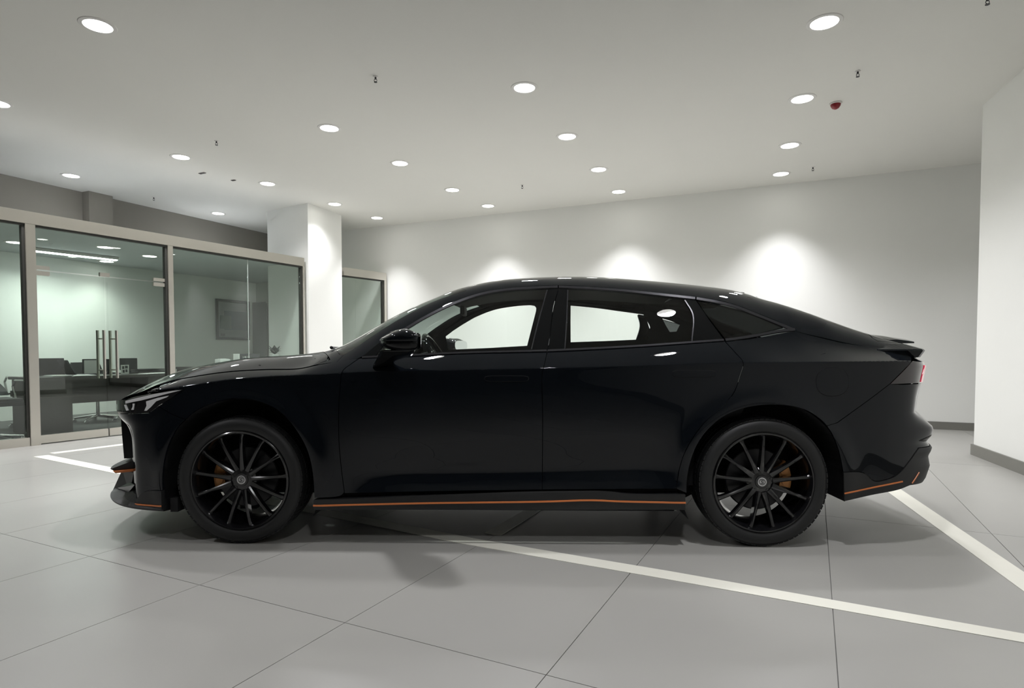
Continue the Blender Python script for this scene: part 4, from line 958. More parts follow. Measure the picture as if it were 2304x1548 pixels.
# ---- wheels
def wheel_local(bm_fun, name, m, parent, smooth=True):
    bm = bmesh.new(); bm_fun(bm); return from_bm(name, bm, m, parent, smooth)
def tyre(bm):
    prof = [(.012, .262), (.004, .272), (-.002, .290), (.002, .312), (.012, .326), (.024, .333), (.030, .3365), (.200, .3365), (.210, .333), (.222, .326), (.232, .312), (.236, .29), (.230, .272), (.222, .262)]
    lathe(bm, prof, 96, None, True)
    N = 72
    for i in range(N):
        t0 = 2*math.pi*i/N; t1 = t0 + 2*math.pi/N*.80
        for (y0, y1, r0, r1, sk) in ((.014, .062, .329, .339, .02), (.070, .112, .334, .339, 0), (.120, .165, .334, .339, 0), (.173, .222, .329, .339, -.02)):
            vs = []
            for (r_) in (r0, r1):
                for (y, t) in ((y0, t0), (y1, t0+sk), (y1, t1+sk), (y0, t1)):
                    rr = r_ if not ((y < .03 or y > .205) and r_ == r1) else .3335
                    vs.append(bm.verts.new((rr*math.cos(t), y, rr*math.sin(t))))
            a = vs
            for f in ((4, 5, 6, 7), (0, 1, 5, 4), (1, 2, 6, 5), (2, 3, 7, 6), (3, 0, 4, 7)): bm.faces.new([a[k] for k in f])
def rim(bm):
    lathe(bm, [(.006, .262), (.003, .258), (.004, .252), (.012, .248), (.020, .244), (.045, .236), (.10, .222), (.205, .228), (.218, .252), (.222, .262), (.214, .262), (.21, .240), (.10, .230), (.04, .242)], 96, None, True)
def hub(bm):
    rr = lathe(bm, [(.10, .075), (.045, .075), (.036, .066), (.034, .036), (.031, .034)], 48); bm.faces.new(rr[-1]); bm.faces.new(rr[0])
    for k in range(5):
        t = 2*math.pi*k/5+.3; M = Matrix.Translation((.052*math.cos(t), .036, .052*math.sin(t))); r2 = lathe(bm, [(.006, .009), (-.004, .008), (-.004, .001)], 8, M); bm.faces.new(r2[-1])
def spoke(bm, ph):
    st = [(.055, .026, .017, .044), (.11, .018, .0120, .04), (.17, .013, .0095, .036), (.225, .012, .010, .034), (.248, .018, .015, .030)]
    rings = []
    for (r_, y, hw, dp) in st:
        c = Vector((math.cos(ph), 0, math.sin(ph)))*r_; t = Vector((-math.sin(ph), 0, math.cos(ph)))
        rings.append([bm.verts.new(c + t*x + Vector((0, yy, 0))) for (x, yy) in ((-hw, y+dp), (-hw*.85, y+.005), (-hw*.35, y), (hw*.35, y), (hw*.85, y+.005), (hw, y+dp))])
    for A, B in zip(rings[:-1], rings[1:]):
        for k in range(6): bm.faces.new((A[k], A[(k+1) % 6], B[(k+1) % 6], B[k]))
    bm.faces.new(rings[0][::-1]); bm.faces.new(rings[-1])
wm = {}
def add_wheel(sx, far, phase, cal_ang):
    loc = rel(sx, (2*DC if far else 0), WR); rz = (-PSI) + (math.pi if far else 0)
    def mk(name, fun, m, parent, key):
        if key not in wm:
            bm = bmesh.new(); fun(bm); bmesh.ops.recalc_face_normals(bm, faces=bm.faces); me = bpy.data.meshes.new(name); bm.to_mesh(me); bm.free()
            for p in me.polygons: p.use_smooth = True
            me.set_sharp_from_angle(angle=math.radians(32)); me.materials.append(m); wm[key] = me
        o = bpy.data.objects.new(name, wm[key]); COL.objects.link(o); o.parent = parent; return o
    wh = mk('wheel', rim, M_RIM, CAR, 'rim'); wh.location = loc; wh.rotation_euler = (0, 0, rz)
    mk('tyre', tyre, M_RUBBER, wh, 'tyre'); mk('hub', hub, M_RIM, wh, 'hub')
    for k in range(13):
        o = mk('spoke', lambda bm: spoke(bm, 0), M_RIM, wh, 'spoke'); o.rotation_euler = (0, -(phase + 2*math.pi*k/13), 0)
    def cap(bm):
        rr = lathe(bm, [(.034, .0235), (.0275, .0230), (.0265, .0185), (.0285, .0180), (.0290, .001)], 36); bm.faces.new(rr[-1])
    mk('centre_cap', cap, M_SILVER, wh, 'cap')
    def emb(bm):
        lathe(bm, [(.0292, .0170), (.0280, .0165), (.0280, .0135), (.0292, .0130)], 32, None, True)
        tube(bm, [(.0085, .0275, .0045), (.003, .0275, .0085), (-.006, .0275, .0065), (-.0035, .0275, .001), (.0045, .0275, -.0015), (.006, .0275, -.0065), (-.003, .0275, -.0085), (-.0085, .0275, -.005)], .0021, 6)
    mk('cap_emblem', emb, M_TRIM, wh, 'emb')
    def disc(bm):
        lathe(bm, [(.112, .165), (.108, .16), (.108, .075), (.13, .075), (.13, .165)], 64, None, True)
    mk('brake_disc', disc, M_DISC, wh, 'disc')
    def knuckle(bm):
        rr = lathe(bm, [(.10, .07), (.19, .06), (.19, .001)], 24); box(bm, (0, .17, .07), (.06, .05, .22), None, .01); box(bm, (.05, .17, -.02), (.2, .05, .06), None, .01)
    mk('hub_carrier', knuckle, M_LINER, wh, 'kn')
    def cal(bm):
        st = []
        for i in range(9):
            t = -.42 + .84*i/8; st.append([(bm.verts.new((r_*math.cos(t), y, r_*math.sin(t)))) for (r_, y) in ((.105, .088), (.112, .074), (.150, .070), (.172, .078), (.178, .10), (.176, .15), (.11, .15))])
        for A, B in zip(st[:-1], st[1:]):
            for k in range(7): bm.faces.new((A[k], A[(k+1) % 7], B[(k+1) % 7], B[k]))
        bm.faces.new(st[0][::-1]); bm.faces.new(st[-1])
        for t in (-.22, .2):
            M = Matrix.Translation((.138*math.cos(t), .074, .138*math.sin(t))); r2 = lathe(bm, [(.004, .021), (-.006, .019), (-.006, .001)], 18, M); bm.faces.new(r2[-1])
    o = mk('brake_caliper', cal, M_COPPER, CAR, 'cal'); o.location = loc; o.rotation_euler = Matrix.Rotation(rz, 4, 'Z').to_euler()
    o.matrix_local = Matrix.Translation(loc) @ Matrix.Rotation(rz, 4, 'Z') @ Matrix.Rotation(-cal_ang, 4, 'Y')
ph_f = math.radians(5); ph_r = math.radians(90)
for far in (False, True):
    add_wheel(0, far, ph_f, math.radians(174 if not far else 6)); add_wheel(WB, far, ph_r, math.radians(10 if not far else 170))
# wheel housings
for far in (False, True):
    for sx in (0, WB):
        bm = bmesh.new(); V0 = []
        for i in range(33):
            t = math.radians((-26 + 222*i/32) if sx == 0 else (-13 + 220*i/32)); r_ = .432
            row = []
            for (d, rr) in ((.012, r_), (.20, r_), (.34, r_ - .01), (.36, .12)):
                dd = 2*DC-d if far else d; row.append(bm.verts.new(rel(sx + rr*math.cos(t), dd, WR + rr*math.sin(t))))
            V0.append(row)
        for A, B in zip(V0[:-1], V0[1:]):
            for k in range(3): bm.faces.new((A[k], A[k+1], B[k+1], B[k]))
        car_bm('wheel_liner', bm, M_LINER)
# ---- underbody, inner shell
def cbox(bm, s0, s1, d0_, d1_, z0, z1):
    P = [rel(s, d, z) for z in (z0, z1) for (s, d) in ((s0, d0_), (s1, d0_), (s1, d1_), (s0, d1_))]; v = [bm.verts.new(p) for p in P]
    for f in ((0, 3, 2, 1), (4, 5, 6, 7), (0, 1, 5, 4), (1, 2, 6, 5), (2, 3, 7, 6), (3, 0, 4, 7)): bm.faces.new([v[k] for k in f])
bm = bmesh.new(); cbox(bm, .44, 2.31, .10, 2*DC-.10, .165, .30); cbox(bm, -.62, .44, .38, 2*DC-.38, .19, .32); cbox(bm, 2.31, 3.50, .38, 2*DC-.38, .20, .36); cbox(bm, 3.15, 3.60, .25, 2*DC-.25, .27, .60); car_bm('underbody', bm, M_LINER)
panel('inner_sill_panel', S, np.array([[.44, .25], [2.31, .25], [2.31, .92], [2.6, .97], [2.6, .99], [.5, .96], [.44, .9]]), M_LINER, CAR, FS, gap=0, off=-.045, skirt=0, step=.08, mirror=CAR)
bm = bmesh.new(); cbox(bm, -.55, .415, .37, 2*DC-.37, .325, .80); car_bm('engine_bay', bm, M_LINER)
bm = bmesh.new(); cbox(bm, 2.43, 3.55, .37, 2*DC-.37, .365, .92); car_bm('boot_well', bm, M_LINER)
bm = bmesh.new(); cbox(bm, .42, .62, .12, 2*DC-.12, .30, .88); car_bm('firewall', bm, M_LINER)
bm = bmesh.new(); cbox(bm, 2.315, 2.42, .12, 2*DC-.12, .30, .93); car_bm('rear_bulkhead', bm, M_LINER)
bm = bmesh.new(); cbox(bm, -.07+.0, .0+.02, .16, .2, .15, .2); car_bm('chassis_bracket', bm, M_LINER)
bm = bmesh.new(); cbox(bm, -.385, -.345, .03, .10, .165, .24); car_bm('splash_guard', bm, M_LINER)
# headliner
panel('headliner', lambda s, d: T(s, d) - np.array([0, 0, .045]), np.array([[1.05, .50], [1.3, .44], [1.9, .42], [2.4, .44], [2.65, .5], [2.65, DC], [1.0, DC]]), M_INT2, CAR, -FT, gap=0, double=True, skirt=0, step=.08)
# inner side trim seen through the windows (far side traced from the photo, same on both sides)
def offG(s, z): q = Gs(s, z); q = q.copy(); q[..., 1] += .045; return q
def px_far_trim(x, y):
    d = .2
    for _ in range(60):
        s, z = at_d(x, y, 2*DC - d); d = .5*d + .5*float(offG(s, z)[..., 1])
    return s, z
trim_holes = [[(1003, 757), (1020, 744), (1040, 731), (1060, 719), (1082, 707), (1103, 698.5), (1125, 692), (1152, 688.8), (1180, 687), (1195, 687), (1203, 688.5), (1206.5, 693), (1206, 700), (1197, 735), (1186, 778), (1100, 783), (1008, 787)],
              [(1284, 687), (1330, 688), (1400, 694), (1446, 704), (1463, 735), (1457, 763), (1370, 767), (1284, 770)],
              [(1490, 716), (1531, 728), (1526, 738), (1522, 746), (1507, 747), (1498, 732)]]
hp = [np.array([px_far_trim(x, y) for x, y in h]) for h in trim_holes]
# full trim as three panels each with its window hole, far side only
smid = [(hp[0][:, 0].max() + hp[1][:, 0].min())/2, (hp[1][:, 0].max() + hp[2][:, 0].min())/2]
def ztrim(s): return np.interp(s, SG, T(SG, t_d0 + .03)[:, 2]) - .02
bounds = [(.70, smid[0]), (smid[0], smid[1]), (smid[1], 2.95)]
for (b0, b1), h in zip(bounds, hp):
    xs = np.linspace(b0, b1, 14); top = np.stack([xs, np.maximum(ztrim(xs), ZBLT(xs) - .02)], -1)[::-1]; bt = np.stack([xs, ZBLT(xs) - .06], -1)
    trim = panel('inner_door_trim', offG, np.vstack([bt, top]), M_INT, CAR, GF, gap=0, skirt=0, step=.05, hole=h, mirror=CAR)
    bpy.data.objects.remove(trim[0])
# ---- cabin
bm = bmesh.new(); cbox(bm, .55, .98, .16, 2*DC-.16, .62, .93); bmesh.ops.bevel(bm, geom=list(bm.edges), offset=.05, segments=3, affect='EDGES'); car_bm('dashboard', bm, M_INT, CAR, True)
def slab(name, pts, half, m, parent=CAR, dcen=.5):
    """side profile (s,z) closed loop extruded across and rounded"""
    bm = bmesh.new(); n = len(pts); layers = [(-half, .86), (-half*.86, 1), (half*.86, 1), (half, .86)]; cs = np.mean([p[0] for p in pts]); cz = np.mean([p[1] for p in pts]); rg = []
    for (d, k) in layers: rg.append([bm.verts.new(rel(cs + (p[0]-cs)*k, dcen + d, cz + (p[1]-cz)*k)) for p in pts])
    for A, B in zip(rg[:-1], rg[1:]):
        for i in range(n): bm.faces.new((A[i], A[(i+1) % n], B[(i+1) % n], B[i]))
    bm.faces.new(rg[0][::-1]); bm.faces.new(rg[-1]); return car_bm(name, bm, m, parent, True)
for dcn in (.50, 2*DC-.50):
    b = slab('front_seat', [(1.440, .45), (1.580, .60), (1.660, .84), (1.710, 1.03), (1.670, 1.10), (1.590, 1.08), (1.500, .80), (1.360, .58)], .25, M_SEAT, CAR, dcn)
    slab('headrest', [(1.615, 1.09), (1.690, 1.11), (1.715, 1.20), (1.690, 1.255), (1.630, 1.25), (1.605, 1.18)], .13, M_SEAT, b, dcn)
    slab('seat_cushion', [(0.910, .40), (1.460, .40), (1.510, .52), (1.010, .58), (0.910, .54)], .25, M_SEAT, b, dcn)
b = slab('rear_seat', [(2.55, .42), (2.68, .60), (2.86, .96), (2.80, 1.02), (2.72, 1.0), (2.50, .60)], .68, M_SEAT, CAR, DC)
slab('seat_cushion', [(2.05, .38), (2.55, .38), (2.6, .52), (2.1, .55)], .68, M_SEAT, b, DC)
for dcn in (.50, 2*DC-.5): slab('headrest', [(2.74, 1.0), (2.84, 1.01), (2.86, 1.10), (2.81, 1.13), (2.75, 1.11)], .13, M_SEAT, b, dcn)
slab('parcel_shelf', [(2.8, .93), (3.4, .95), (3.4, .97), (2.8, .96)], .65, M_INT, CAR, DC)
# steering wheel
sw_s, sw_z = at_d(985, 781, .50)
bm = bmesh.new(); tl_ = math.radians(24); N = 40; pts = []
for i in range(N+1):
    t = 2*math.pi*i/N; y = .185*math.cos(t); x = .185*math.sin(t); pts.append(rel(sw_s - x*math.sin(tl_), .50 + y, sw_z - .055 + x*math.cos(tl_)*.72))
tube(bm, pts, .016, 10, False)
SWO = car_bm('steering_wheel', bm, M_GLOSSB, CAR, True)
bm = bmesh.new(); c_ = rel(sw_s - .01, .50, sw_z - .055)
for t in (0, math.pi, -math.pi/2): tube(bm, [c_, rel(sw_s - .18*math.sin(t)*math.sin(tl_), .50 + .18*math.cos(t), sw_z - .055 + .18*math.sin(t)*math.cos(tl_)*.72)], .014, 8)
car_bm('wheel_spokes', bm, M_INT, SWO, True)
bm = bmesh.new(); tube(bm, [c_, rel(sw_s - .25, .5, sw_z - .12)], .04, 12); car_bm('steering_column', bm, M_INT, SWO, True)
# inside mirror
bm = bmesh.new(); q = at_d(1043, 700, DC); box(bm, rel(q[0], DC, q[1]), (.03, .22, .06), None, .012); car_bm('rear_view_mirror', bm, M_INT, CAR, True)

# ================================================================== OFFICE BEHIND THE GLASS
def gq(px, py, n):
    """point on the plane parallel to the partition, n metres behind it, under a photo pixel"""
    r = ray(px, py); P0 = gp(0, n); M2 = np.array([[gd.x, -r[0]], [gd.y, -r[1]]]); t, k = np.linalg.solve(M2, -np.array([P0.x, P0.y])); return float(t), CAMH + k*r[2]
def gv(t, n, z): q = gp(t, n); return Vector((q.x, q.y, z))
def gblock(bm, t0, t1, n0, n1, z0, z1, bev=0.):
    b2 = bmesh.new(); prism(b2, [gp(t0, n0), gp(t1, n0), gp(t1, n1), gp(t0, n1)], z0, z1)
    bmesh.ops.recalc_face_normals(b2, faces=b2.faces)
    if bev: bmesh.ops.bevel(b2, geom=list(b2.edges), offset=bev, segments=2, affect='EDGES')
    me = bpy.data.meshes.new('tmp'); b2.to_mesh(me); b2.free(); bm.from_mesh(me); bpy.data.meshes.remove(me)
def gpart(name, t0, t1, n0, n1, z0, z1, m, parent, bev=.004):
    bm = bmesh.new(); gblock(bm, t0, t1, n0, n1, z0, z1, bev); o = from_bm(name, bm, m, None); 
    if parent is not None: o.parent = parent; o.matrix_parent_inverse = parent.matrix_basis.inverted()
    return o
def gthing(name, t, n, z, label, cat, group=None):
    e = empty(name, gv(t, n, z)); tag(e, label, cat, group); return e
M_DESK = mat('dark_desk_laminate', (.016, .0135, .010), .45, noise=.2, nscale=10); M_DESKT = mat('desk_top', (.03, .027, .024), .3); M_CHAIR = mat('black_chair', (.012, .013, .014), .5)
M_PAPER = mat('white_paper', (.78, .79, .77), .7); M_PLAST = mat('dark_grey_plastic', (.03, .033, .036), .45)
# linear lamp and office downlights
OCZ = 2.47
def oc(px, py): q = on_z(px, py, OCZ); return Vector((q[0], q[1]))
la = oc(72, 557); lb_ = oc(262, 579); ld = (lb_-la).normalized(); lc = (la+lb_)/2
e = empty('linear_lamp', (lc.x, lc.y, OCZ - .002), math.atan2(ld.y, ld.x)); tag(e, 'long bright white linear ceiling lamp in the glass office', 'ceiling lamp'); LL = (lb_-la).length
bm = bmesh.new(); box(bm, (0, 0, -.02), (LL+.03, .11, .04), None, .004); from_bm('housing', bm, M_RING, e)
bm = bmesh.new(); box(bm, (0, 0, -.046), (LL, .085, .012), None, .003); from_bm('diffuser', bm, M_TUBE, e)
al = bpy.data.lights.new('linear_lamp_light', 'AREA'); al.shape = 'RECTANGLE'; al.size = LL; al.size_y = .09; al.energy = 27; al.spread = math.radians(155); al.color = (.93, 1, .95)
lo = bpy.data.objects.new('linear_lamp_light', al); COL.objects.link(lo); lo.parent = e; lo.location = (0, 0, -.056)
osp = bpy.data.lights.new('office_beam', 'SPOT'); osp.energy = 48; osp.color = (.94, 1, .93); osp.spot_size = math.radians(112); osp.spot_blend = .9; osp.shadow_soft_size = .08
for (x, y, t) in ((34, 545, 'downlight in the office ceiling left of the steel post'), (237, 556, 'office downlight just above the end of the linear lamp'), (337, 576, 'office downlight near the right door post'), (240, 588, 'office downlight below the linear lamp')):
    q = oc(x, y); d_ = downlight(q.x, q.y, OCZ - .0005, t, 'small downlights in the office ceiling', False)
    l = bpy.data.objects.new('office_beam', osp); COL.objects.link(l); l.parent = d_; l.location = (0, 0, -.012)
# desk seen through the doors
n_d = .55
t0, z_ = gq(84, 850, n_d); t1, _ = gq(400, 850, n_d); tm, _ = gq(166, 900, n_d); dz = .71
DK = gthing('office_desk', (t0+t1)/2, n_d+.35, 0, 'long dark office desk behind the glass doors', 'desk')
gpart('desk_top', t0, t1, n_d, n_d+.75, dz-.035, dz, M_DESKT, DK)
gpart('pedestal', t0+.02, tm, n_d+.03, n_d+.70, .02, dz-.036, M_DESK, DK); gpart('pedestal', t1-.4, t1-.02, n_d+.03, n_d+.70, .02, dz-.036, M_DESK, DK)
gpart('modesty_panel', tm+.002, t1-.402, n_d+.45, n_d+.47, .35, dz-.036, M_DESK, DK)
# items on the desk (traced positions)
def chair(t, n, label, face=1, back_h=.98, arms=True):
    e = gthing('office_chair', t, n, 0, label, 'chair', 'black office chairs behind the glass'); 
    bm = bmesh.new(); gblock(bm, t-.24, t+.24, n-.22, n+.24, .42, .50, .03); o = from_bm('seat', bm, M_CHAIR); o.parent = e; o.matrix_parent_inverse = e.matrix_basis.inverted()
    bm = bmesh.new(); pts = []
    for k in range(7):
        z = .52 + (back_h-.52)*k/6; hw = .23 - .05*(k/6)**2; nn = n + face*(.22 + .10*k/6); pts.append([gv(t-hw, nn + face*.02, z), gv(t, nn + face*.05, z), gv(t+hw, nn + face*.02, z), gv(t+hw, nn - face*.02, z), gv(t, nn + face*.01, z), gv(t-hw, nn - face*.02, z)])
    rg = [[bm.verts.new(p) for p in r_] for r_ in pts]
    for A, B in zip(rg[:-1], rg[1:]):
        for k in range(6): bm.faces.new((A[k], A[(k+1) % 6], B[(k+1) % 6], B[k]))
    bm.faces.new(rg[0][::-1]); bm.faces.new(rg[-1]); o = from_bm('backrest', bm, M_CHAIR, None, True); o.parent = e; o.matrix_parent_inverse = e.matrix_basis.inverted()
    bm = bmesh.new(); tube(bm, [gv(t, n, .08), gv(t, n, .43)], .025, 10); o = from_bm('gas_column', bm, M_CHROME, None, True); o.parent = e; o.matrix_parent_inverse = e.matrix_basis.inverted()
    for k in range(5):
        a = 2*math.pi*k/5; bm = bmesh.new(); tube(bm, [gv(t, n, .10), gv(t+.28*math.cos(a), n+.28*math.sin(a), .065)], [.022, .014], 8); tube(bm, [gv(t+.28*math.cos(a), n+.28*math.sin(a)-.012, .028), gv(t+.28*math.cos(a), n+.28*math.sin(a)+.012, .028)], .027, 12); o = from_bm('leg', bm, M_CHROME, None, True); o.parent = e; o.matrix_parent_inverse = e.matrix_basis.inverted()
    if arms:
        for sd in (-1, 1):
            bm = bmesh.new(); tt = t + sd*.27; tube(bm, [gv(tt, n+.14, .46), gv(tt, n+.20, .62), gv(tt, n+.14, .685), gv(tt, n-.16, .69), gv(tt, n-.24, .64), gv(tt, n-.18, .46)], .014, 8); o = from_bm('armrest', bm, M_CHROME, None, True); o.parent = e; o.matrix_parent_inverse = e.matrix_basis.inverted()
t_c, _ = gq(104, 830, 1.5); chair(t_c, 1.78, 'black office chair with its back above the desk, beside the left door post', -1, .93)
t_c, _ = gq(232, 900, 1.6); chair(t_c, 1.75, 'black office chair with chrome arms behind the middle of the desk', 1, .86)
t_c, _ = gq(10, 890, .5); chair(t_c-.12, .48, 'black chair with a chrome loop armrest at the left edge of the picture', 1, .66)
# laptop
t_l, _ = gq(157, 830, .95); e = gthing('laptop', t_l, .95, dz, 'dark laptop open on the desk', 'laptop')
gpart('keyboard_base', t_l-.0, t_l+.26, .80, 1.05, dz+.001, dz+.016, M_PLAST, e)
bm = bmesh.new(); a, b, c, d = gv(t_l-.10, .80, dz+.20), gv(t_l-.10, 1.05, dz+.20), gv(t_l, 1.05, dz+.012), gv(t_l, .80, dz+.012)
vs = [bm.verts.new(p) for p in (a, b, c, d)] + [bm.verts.new(p + Vector((gd.x, gd.y, 0))*.012) for p in (a, b, c, d)]
for f in ((0, 1, 2, 3), (7, 6, 5, 4), (0, 4, 5, 1), (1, 5, 6, 2), (2, 6, 7, 3), (3, 7, 4, 0)): bm.faces.new([vs[k] for k in f])
o = from_bm('screen', bm, M_PLAST); o.parent = e; o.matrix_parent_inverse = e.matrix_basis.inverted()
# paper stacks
def papers(px, py, n, w_, dpt, th, label):
    t, z = gq(px, py, n); e = gthing('paper_stack', t, n, dz, label, 'papers')
    for k in range(3): gpart('sheet', t-w_/2 + .012*k, t+w_/2 + .012*k, n-dpt/2 - .008*k, n+dpt/2 - .008*k, dz + .001 + k*th/3, dz + .001 + (k+.9)*th/3, M_PAPER, e, 0)
papers(126, 846, .75, .20, .26, .02, 'stack of white papers on the desk before the black chair'); papers(178, 846, .67, .22, .2, .015, 'stack of white papers to the right of the laptop'); papers(346, 847, .72, .32, .24, .008, 'flat white papers on the right end of the desk')
# framed certificate leaning on the desk
def stand_frame(pa, pb, n, label, cat, name, m_in, thick=.02, inner=True):
    (x0, y0), (x1, y1) = pa, pb; t0_, zt_2 = gq(x0, y0, n); t1_, zb_2 = gq(x1, y1, n); zb_2 = dz + .001
    e = gthing(name, (t0_+t1_)/2, n, zb_2, label, cat); gpart('frame', t0_, t1_, n, n+thick, zb_2, zt_2, M_PLAST, e)
    if inner: gpart('sheet', t0_+.015, t1_-.015, n-.003, n-.0005, zb_2+.015, zt_2-.015, m_in, e, 0)
    return e
stand_frame((186, 808), (222, 848), 1.15, 'framed white certificate standing on the desk left of the door handles', 'picture frame', 'certificate_frame', M_PAPER)
# monitor with a card in front
t0_, zt_2 = gq(271, 806, 1.1); t1_, _ = gq(309, 806, 1.1); e = gthing('monitor', (t0_+t1_)/2, 1.1, dz, 'dark flat monitor on the desk right of the door handles', 'monitor')
gpart('screen', t0_, t1_, 1.1, 1.13, dz+.05, zt_2, M_PLAST, e); gpart('stand', (t0_+t1_)/2-.03, (t0_+t1_)/2+.03, 1.11, 1.15, dz+.012, dz+.05, M_PLAST, e); gpart('foot', (t0_+t1_)/2-.1, (t0_+t1_)/2+.1, 1.05, 1.2, dz+.001, dz+.012, M_PLAST, e)
t0_, zt_2 = gq(272, 821, .95); t1_, _ = gq(290, 821, .95); e = gthing('desk_card', (t0_+t1_)/2, .95, dz, 'small white printed card standing before the monitor', 'card')
gpart('card', t0_, t1_, .95, .956, dz+.001, zt_2, M_PAPER, e, 0)
for (a, b, c, d) in ((.15, .40, .55, .85), (.5, .85, .6, .9), (.2, .45, .15, .45), (.55, .8, .2, .5)): gpart('print', t0_+(t1_-t0_)*a, t0_+(t1_-t0_)*b, .948, .9495, dz+(zt_2-dz)*c, dz+(zt_2-dz)*d, M_PLAST, e, 0)
t0_, zt_2 = gq(241, 808, 1.2); t1_, _ = gq(252, 808, 1.2); e = gthing('desk_phone_stand', (t0_+t1_)/2, 1.2, dz, 'slim black upright holder between the two door handles', 'holder'); gpart('body', t0_, t1_, 1.2, 1.26, dz+.02, zt_2, M_PLAST, e, .008); gpart('foot', t0_-.03, t1_+.03, 1.17, 1.3, dz+.001, dz+.019, M_PLAST, e, .004)
t0_, zt_2 = gq(312, 830, 1.2); t1_, _ = gq(372, 830, 1.2); e = gthing('file_tray', (t0_+t1_)/2, 1.2, dz, 'low black file trays on the right end of the desk', 'tray')
for k in range(3): gpart('tray', t0_, t1_, 1.2, 1.5, dz+.002+k*(zt_2-dz)/3, dz+(k+.75)*(zt_2-dz)/3, M_PLAST, e, .006)
# low cabinet behind the right-hand panes, with things on it
n_c = .30; tA, _ = gq(430, 815, n_c); tB, _ = gq(676, 800, n_c); tB = min(tB, 3.95); CT = .80
e = gthing('side_cabinet', (tA+tB)/2, n_c+.17, 0, 'grey side cabinet along the office behind the bonnet', 'cabinet'); gpart('body', tA, tB, n_c, n_c+.34, .05, CT-.03, M_DESK, e); gpart('top', tA-.01, tB+.01, n_c-.01, n_c+.35, CT-.03, CT, M_DESKT, e); gpart('plinth', tA+.02, tB-.02, n_c+.03, n_c+.32, 0, .05, M_PLAST, e)
def cab_item(px0, px1, py_top, n):
    a, z = gq(px0, py_top, n); b, z2 = gq(px1, py_top, n); return a, b, z
a, b, z = cab_item(495, 518, 808, .40); e = gthing('tissue_box', (a+b)/2, .45, CT, 'small white box on the cabinet behind the bonnet', 'box'); gpart('carton', a, b, .40, .52, CT+.001, z, M_PAPER, e, .004); gpart('lid', a+.03, b-.03, 0.43, .49, z+.0005, z+.006, M_RING, e, .001)
a, b, z = cab_item(537, 585, 796, .40); e = gthing('gift_box', (a+b)/2, .45, CT, 'dark box with pale lettering on the cabinet behind the bonnet', 'box'); gpart('carton', a+.02, b, .40, .53, CT+.001, z, M_PLAST, e, .004); gpart('white_end', a, a+.018, .40, .53, CT+.001, z, M_PAPER, e, .002)
zz0 = CT + (z-CT)*.62
for k, ww in enumerate((.010, .03, .012, .022, .016)): gpart('lettering', a+.07+k*.026, a+.07+k*.026+ww*.8, 0.3965, .3988, zz0 + (.008 if k % 2 else 0), zz0+.03, mat('pale_print', (.45, .46, .45), .6), e, 0)
# plant
n_p = .40; tpx, _ = gq(656, 797, n_p); tpx = min(tpx, 3.85); e = gthing('potted_plant', tpx, n_p+.08, CT, 'small dark leafy plant in a white pot beside the pillar', 'plant')
zp = gq(656, 797, n_p)[1]
bm = bmesh.new(); lathe(bm, [(0, .04), (.0, .05), (zp-CT, .065), (zp-CT, .055), (.02, .045)], 20, Matrix.Translation(gv(tpx, n_p+.08, CT+.001)) @ Matrix.Rotation(math.pi/2, 4, 'X')); o = from_bm('pot', bm, M_PAPER, None, True); o.parent = e; o.matrix_parent_inverse = e.matrix_basis.inverted()
rnd = random.Random(3); M_LEAF = mat('dark_leaf', (.02, .035, .022), .5)
for k in range(16):
    a = rnd.uniform(0, 6.28); r_ = rnd.uniform(.05, .13); hz = rnd.uniform(.02, .16); base = gv(tpx, n_p+.08, zp); tip = base + Vector((r_*math.cos(a), r_*math.sin(a), hz)); sd = Vector((-math.sin(a), math.cos(a), 0))*.04; mid = (base+tip)/2 + Vector((0, 0, .02))
    bm = bmesh.new(); vs = [bm.verts.new(p) for p in (base, mid+sd, tip, mid-sd, mid+Vector((0, 0, .008)))]
    for f in ((0, 1, 4), (1, 2, 4), (2, 3, 4), (3, 0, 4)): bm.faces.new([vs[q] for q in f])
    o = from_bm('leaf', bm, M_LEAF); o.parent = e; o.matrix_parent_inverse = e.matrix_basis.inverted()
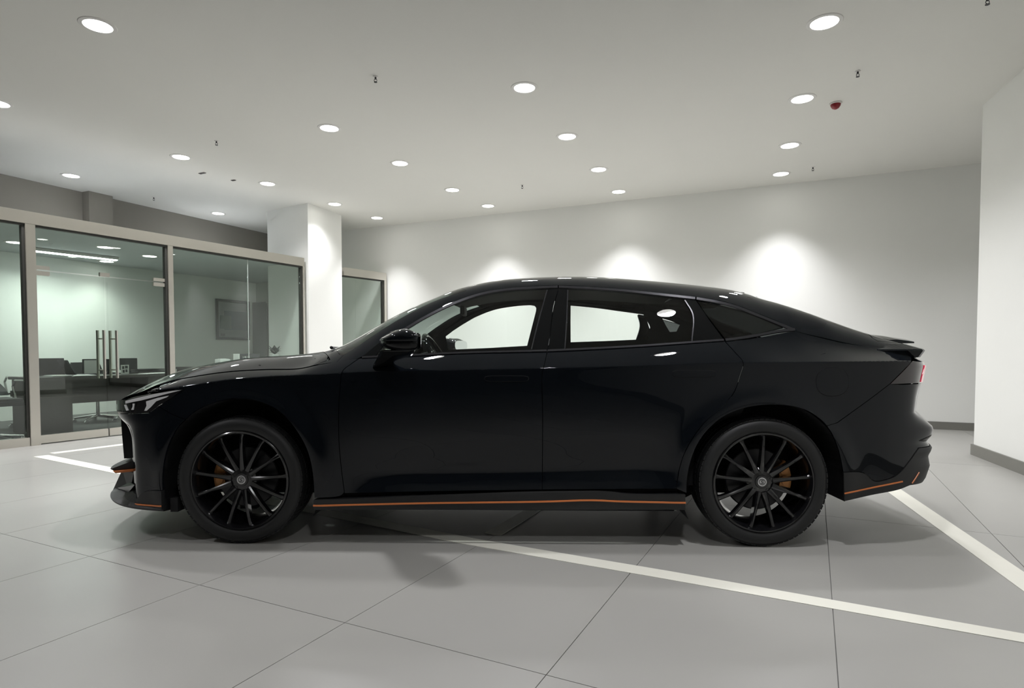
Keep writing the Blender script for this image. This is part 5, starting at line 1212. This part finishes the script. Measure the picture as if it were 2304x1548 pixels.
# framed picture and grey door panel on the office back wall
def on_v(px, py, v):
    r = ray(px, py); k = v/(r[0]*cP - r[1]*sP); P = np.array([0, 0, CAMH]) + r*k; return P[0]*sP + P[1]*cP, P[2]
def wblock(name, u0, u1, v0, v1, z0, z1, m, parent, bev=.004):
    bm = bmesh.new(); prism(bm, [R(u0, v0), R(u1, v0), R(u1, v1), R(u0, v1)], z0, z1)
    if bev: bmesh.ops.bevel(bm, geom=list(bm.edges), offset=bev, segments=1, affect='EDGES')
    o = from_bm(name, bm, m)
    if parent is not None: o.parent = parent; o.matrix_parent_inverse = parent.matrix_basis.inverted()
    return o
u0, zt_3 = on_v(483, 672, OV); u1, _ = on_v(558, 680, OV); _, zb_3 = on_v(485, 764, OV)
P_ = R((u0+u1)/2, OV+.02, zb_3); e = empty('wall_picture', P_); tag(e, 'large framed grey picture on the office back wall', 'picture'); fw = .05
wblock('backing', u0, u1, OV+.002, OV+.018, zb_3, zt_3, mat('picture_mount', (.33, .36, .34), .5), e)
for (a, b, c, d) in ((u0, u0+fw, zb_3, zt_3), (u1-fw, u1, zb_3, zt_3), (u0+fw, u1-fw, zb_3, zb_3+fw), (u0+fw, u1-fw, zt_3-fw, zt_3)): wblock('frame_bar', a, b, OV+.0185, OV+.045, c, d, mat('picture_frame_dark', (.06, .075, .065), .4), e)
U = lambda k: u0 + (u1-u0)*k
Zz = lambda k: zb_3 + (zt_3-zb_3)*k
wblock('picture_print', U(.25), U(.95), OV+.0185, OV+.021, Zz(.25), Zz(.72), mat('print_blue_grey', (.13, .17, .175), .5), e, 0); wblock('picture_print', U(.12), U(.45), OV+.0215, OV+.023, Zz(.27), Zz(.60), mat('print_green_grey', (.18, .23, .20), .5), e, 0); wblock('picture_caption', U(.14), U(.26), OV+.0185, OV+.021, Zz(.10), Zz(.15), mat('print_dark', (.08, .09, .085), .5), e, 0)
u0, zt_3 = on_v(567, 681, OV); u1 = 9.40; e = empty('tall_cabinet', R((u0+u1)/2, OV+.2)); tag(e, 'tall grey cabinet against the office wall beside the pillar', 'cabinet')
mg = mat('grey_cabinet', (.22, .24, .225), .5); wblock('body', u0, u1, OV+.002, OV+.40, .0, zt_3, mg, e); wblock('door', u0+.01, (u0+u1)/2-.004, OV+.401, OV+.42, .06, zt_3-.02, mg, e); wblock('door', (u0+u1)/2+.004, u1-.01, OV+.401, OV+.42, .06, zt_3-.02, mg, e)
